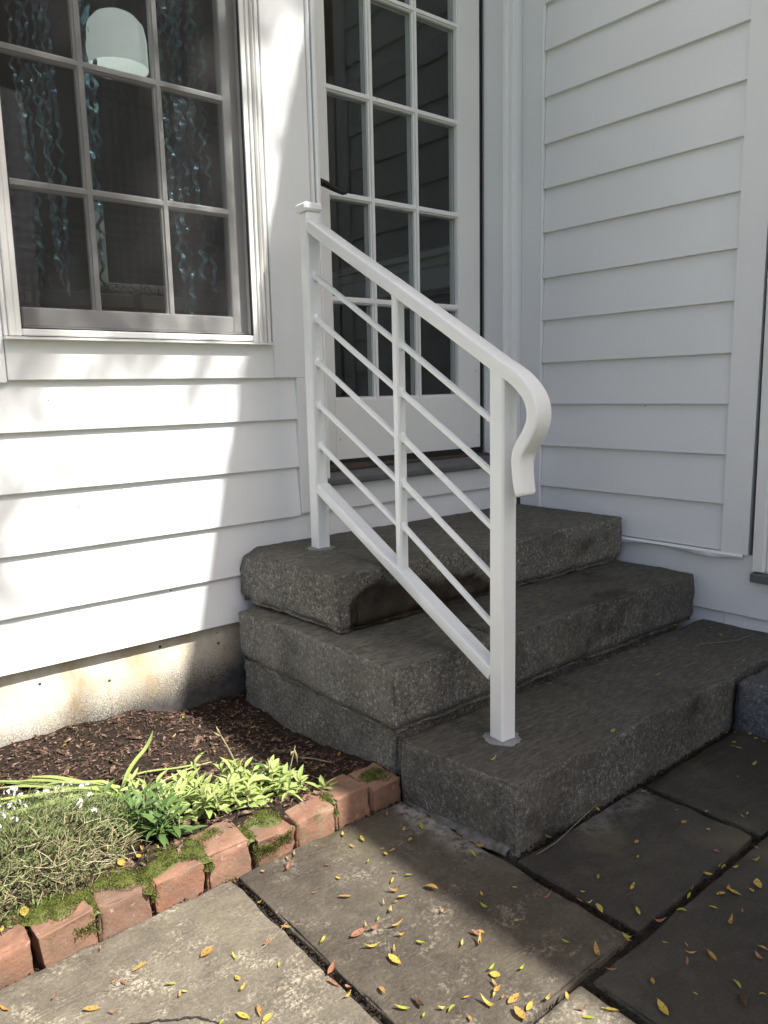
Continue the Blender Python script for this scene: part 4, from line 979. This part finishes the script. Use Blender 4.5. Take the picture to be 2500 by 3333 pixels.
for x, y, k in ((1.62, -.32, 'o'), (2.05, -.10, 'r'), (2.2, -.06, 'b'), (1.75, -.42, 'b')): drop(x, y, k, .479, 'the top granite step', 'fallen leaves', S1)
for i in range(16):
    x = rl.uniform(1.5, 2.35); drop(x, -.812-rl.uniform(0, .02), rl.choice('bbog'), .151, 'the lowest granite step', 'fallen leaves', S3, .013)
# bits of twig
def twig(label, pts, r=.0011): tag(obj('twig', (lambda b: b.tube(pts, r, 5))(MB()), MAT['twig'], origin=pts[0], smooth=True), label, 'twig')
twig('thin curved straw lying on the dark paving by the step', [(1.155, -1.165, .004), (1.22, -1.166, .006), (1.33, -1.150, .010), (1.40, -1.14, .012)], .0009)
twig('straight twig on the sunlit lower-left slab', [(.575, -1.03, .004), (.61, -1.02, .005), (.655, -1.00, .006)], .0010)
twig('dark twig lying on the lowest step near the wing wall', [(2.20, -.93, .152), (2.26, -.965, .153), (2.33, -1.0, .153), (2.42, -1.01, .154)], .0012)
twig('pale twig in the shaded mulch before the steps', [(1.00, -.52, .03), (1.02, -.56, .034), (1.045, -.60, .03)], .0022)

# ================================================================== BEHIND THE WINDOW
def streamer(x, y, z0, z1, amp, w_, ph):
    b = MB(); n = int((z0-z1)/.006); V = []
    for i in range(n+1):
        z = z0+(z1-z0)*i/n; cx = x+amp*math.sin(z*(128+18*math.sin(ph*7))+ph)+.006*math.sin(z*9+ph*3); cy = y+.010*math.sin(z*95+ph*2)+.012*math.sin(z*11+ph); tw = .45*math.sin(z*(23+5*math.sin(ph*3))+ph)
        V += [(cx-w_*math.cos(tw), cy-w_*math.sin(tw), z), (cx+w_*math.cos(tw), cy+w_*math.sin(tw), z)]
    b.add(V, [(i*2, i*2+1, i*2+3, i*2+2) for i in range(n)]); return b
rw = random.Random(31)
clus = [('left', .645, .76, 9), ('middle', .825, .865, 4), ('right', 1.03, 1.19, 14)]
for nm, xa, xb, nn in clus:
    for i in range(nn):
        x = xa+(xb-xa)*(i+rw.random()*.8)/nn; y = rw.uniform(.11, .19)
        zb_ = rw.choice([1.2, 1.3, 1.45, 1.55, 1.62, 1.25])
        tag(obj('foil_streamer', streamer(x, y, 2.45, zb_, .0042, rw.uniform(.0035, .0065), rw.uniform(0, 6)), MAT['foil'], origin=(x, y, 2.45)),
            'wavy silver-teal foil streamer in the %s bunch hanging behind the window' % nm, 'streamer', 'foil streamers')
lamp = thing('pendant_lamp', 'pale domed lampshade hanging behind the upper middle window pane', 'lamp', (.925, .15, 1.84))
def lathe(c, prof, n=24):
    b = MB(); V = []
    for r_, z in prof:
        for i in range(n):
            a = 2*math.pi*i/n; V.append((c[0]+r_*math.cos(a), c[1]+r_*math.sin(a), z))
    b.add(V, [(q*n+i, q*n+(i+1) % n, (q+1)*n+(i+1) % n, (q+1)*n+i) for q in range(len(prof)-1) for i in range(n)]); return b
obj('lamp_shade', lathe((.925, .15), [(.082, 1.857), (.0815, 1.93), (.075, 1.967), (.055, 1.99), (.030, 2.002), (.003, 2.005)]), MAT['shade'], lamp, smooth=True)
obj('lamp_cord', MB().tube([(.925, .15, 2.003), (.925, .15, 3.0)], .003, 6), MAT['black_rubber'], lamp, smooth=True)
g = MB(); g.box(.845, .895, .26, .275, 1.25, 1.52, .003); tag(obj('white_board', g, MAT['board'], origin=(.87, .267, 1.25)), 'white upright board standing behind the lower middle pane', 'board')
tb_ = thing('side_table', 'low table with patterned cloth behind the window', 'table', (.9, .35, .56))
g = MB(); g.box(.62, 1.30, .17, .60, 1.205, 1.25, .006); obj('table_top', g, MAT['dark_wood'], tb_)
for x in (.65, 1.27):
    for y in (.2, .57): g = MB(); g.box(x-.02, x+.02, y-.02, y+.02, .56, 1.2045); obj('leg', g, MAT['dark_wood'], tb_)
g = MB(); g.box(.86, 1.06, .20, .50, 1.2505, 1.285, .012); tag(obj('patterned_cloth', g, MAT['cloth'], origin=(.96, .35, 1.25)), 'grey floral patterned folded cloth behind the lower middle pane', 'cloth')

# ================================================================== TREES (out of frame; they dapple the sun on the wall)
def tree(name, label, base, top_h, crown, radii, nleaf, seed, size=.11):
    t = thing(name, label, 'tree', base, 'garden trees'); r_ = random.Random(seed); b = MB(); base = Vector(base); crown = Vector(crown)
    b.tube([base, base.lerp(crown, .35)+Vector((.1, 0, .3)), base.lerp(crown, .75), crown+Vector((0, 0, radii[2]*.5))], [.16, .12, .08, .02], 10)
    clumps = []
    for i in range(26):
        d = Vector((r_.gauss(0, 1), r_.gauss(0, 1), r_.gauss(0, 1))).normalized()*r_.uniform(.35, 1.0); p = crown+Vector((d.x*radii[0], d.y*radii[1], d.z*radii[2])); clumps.append(p)
        s0 = base.lerp(crown, r_.uniform(.5, .95)); b.tube([s0, s0.lerp(p, .5)+Vector((0, 0, .15)), p], [.035, .02, .006], 5)
    obj('trunk', b, MAT['bark'], t, smooth=True)
    f = MB()
    for i in range(nleaf):
        p = clumps[r_.randrange(len(clumps))]+Vector((r_.gauss(0, .42), r_.gauss(0, .42), r_.gauss(0, .36)))
        d = Vector((r_.gauss(0, 1), r_.gauss(0, 1), r_.gauss(-.3, .6))).normalized(); s_ = d.cross(Vector((r_.gauss(0, 1), r_.gauss(0, 1), r_.gauss(0, 1)))).normalized(); L = size*r_.uniform(.6, 1.2)
        f.add([p, p+d*L*.5+s_*L*.22, p+d*L, p+d*L*.5-s_*L*.22], [(0, 1, 2, 3)])
    c_ = obj('crown', f, MAT['tree_leaf'], t); c_['kind'] = 'stuff'
tree('garden_tree', 'tall leafy tree behind the viewer, shading the house wall', (-.6, -8.4, -.06), 9, (1.68, -5.2, 8.6), (1.3, .7, .8), 9500, 4)
tree('garden_tree', 'broad leafy tree far behind the viewer to the left', (-8, -17, -.06), 8, (-7.6, -16.5, 5.5), (2.6, 2.6, 2.3), 6500, 5, .16)
tree('garden_tree', 'broad leafy tree beyond the lawn behind the viewer', (1.0, -15, -.06), 8, (1.0, -15, 5.0), (4.2, 2.6, 3.4), 7500, 6, .24)
sh = thing('mantel_shelf', 'white moulded shelf inside the room, seen through the door panes', 'shelf', (2.9, 1.3, .56))
g = MB(); g.box(2.70, 2.98, .45, 2.6, 1.60, 1.63, .004).box(2.725, 2.98, .47, 2.58, 1.555, 1.5998, .006).box(2.75, 2.98, .49, 2.56, 1.45, 1.5548, .004); obj('shelf_top', g, MAT['trim_h'], sh)
g = MB(); g.box(2.78, 2.98, .52, 2.53, .56, 1.4498, .004); obj('shelf_body', g, MAT['dark_wood'], sh)

# crumbs of soil, grit and leaf litter packed in the paving joints
g = MB(); rj = random.Random(44)
def crumb(x, y, r_, z=-.014):
    V = [Vector((rj.gauss(0, 1), rj.gauss(0, 1), rj.gauss(0, .7))).normalized()*r_*rj.uniform(.7, 1.2) for _ in range(6)]
    V = [(x+dx*r_*rj.uniform(.8, 1.2), y+dy*r_*rj.uniform(.8, 1.2), z+dz*r_*rj.uniform(.5, 1)) for dx, dy, dz in ((1, 0, 0), (0, 1, 0), (-1, 0, 0), (0, -1, 0), (0, 0, 1), (0, 0, -1))]
    g.add(V, [(0, 1, 4), (1, 2, 4), (2, 3, 4), (3, 0, 4), (1, 0, 5), (2, 1, 5), (3, 2, 5), (0, 3, 5)])
for (xa, ya, xb, yb, nn) in ((.652, -.82, .652, -1.42, 420), (.20, -1.4385, 1.75, -1.435, 900), (1.108, -1.15, 1.108, -1.42, 260), (1.565, -1.15, 1.565, -1.43, 260), (.948, -1.44, .948, -1.7, 200), (1.13, -1.142, 2.05, -1.142, 800), (.1, -.808, 1.1, -.808, 700)):
    for k in range(nn):
        t = rj.random(); crumb(xa+(xb-xa)*t+rj.gauss(0, .006), ya+(yb-ya)*t+rj.gauss(0, .006), rj.uniform(.0012, .0038), -.013+rj.uniform(0, .010))
o = obj('joint_debris', g, MAT['soil'], patio); o['kind'] = 'stuff'
g = MB(); cp = [(.28, -1.02), (.315, -1.035), (.345, -1.03), (.385, -1.055), (.42, -1.075), (.445, -1.10), (.455, -1.125), (.475, -1.15), (.49, -1.185), (.515, -1.22)]
pts = []
for i in range(len(cp)-1):
    for q in range(6):
        t = q/6; pts.append((cp[i][0]*(1-t)+cp[i+1][0]*t+rj.gauss(0, .0016), cp[i][1]*(1-t)+cp[i+1][1]*t+rj.gauss(0, .0016)))
V = []
for i, (x, y) in enumerate(pts):
    w_ = .0011*(.5+rj.random())*(1 if 3 < i < len(pts)-4 else .4); V += [(x-w_, y-w_, .0030), (x+w_, y+w_, .0030)]
g.add(V, [(i*2, i*2+1, i*2+3, i*2+2) for i in range(len(pts)-1)]); obj('crack', g, MAT['joint'], patio)
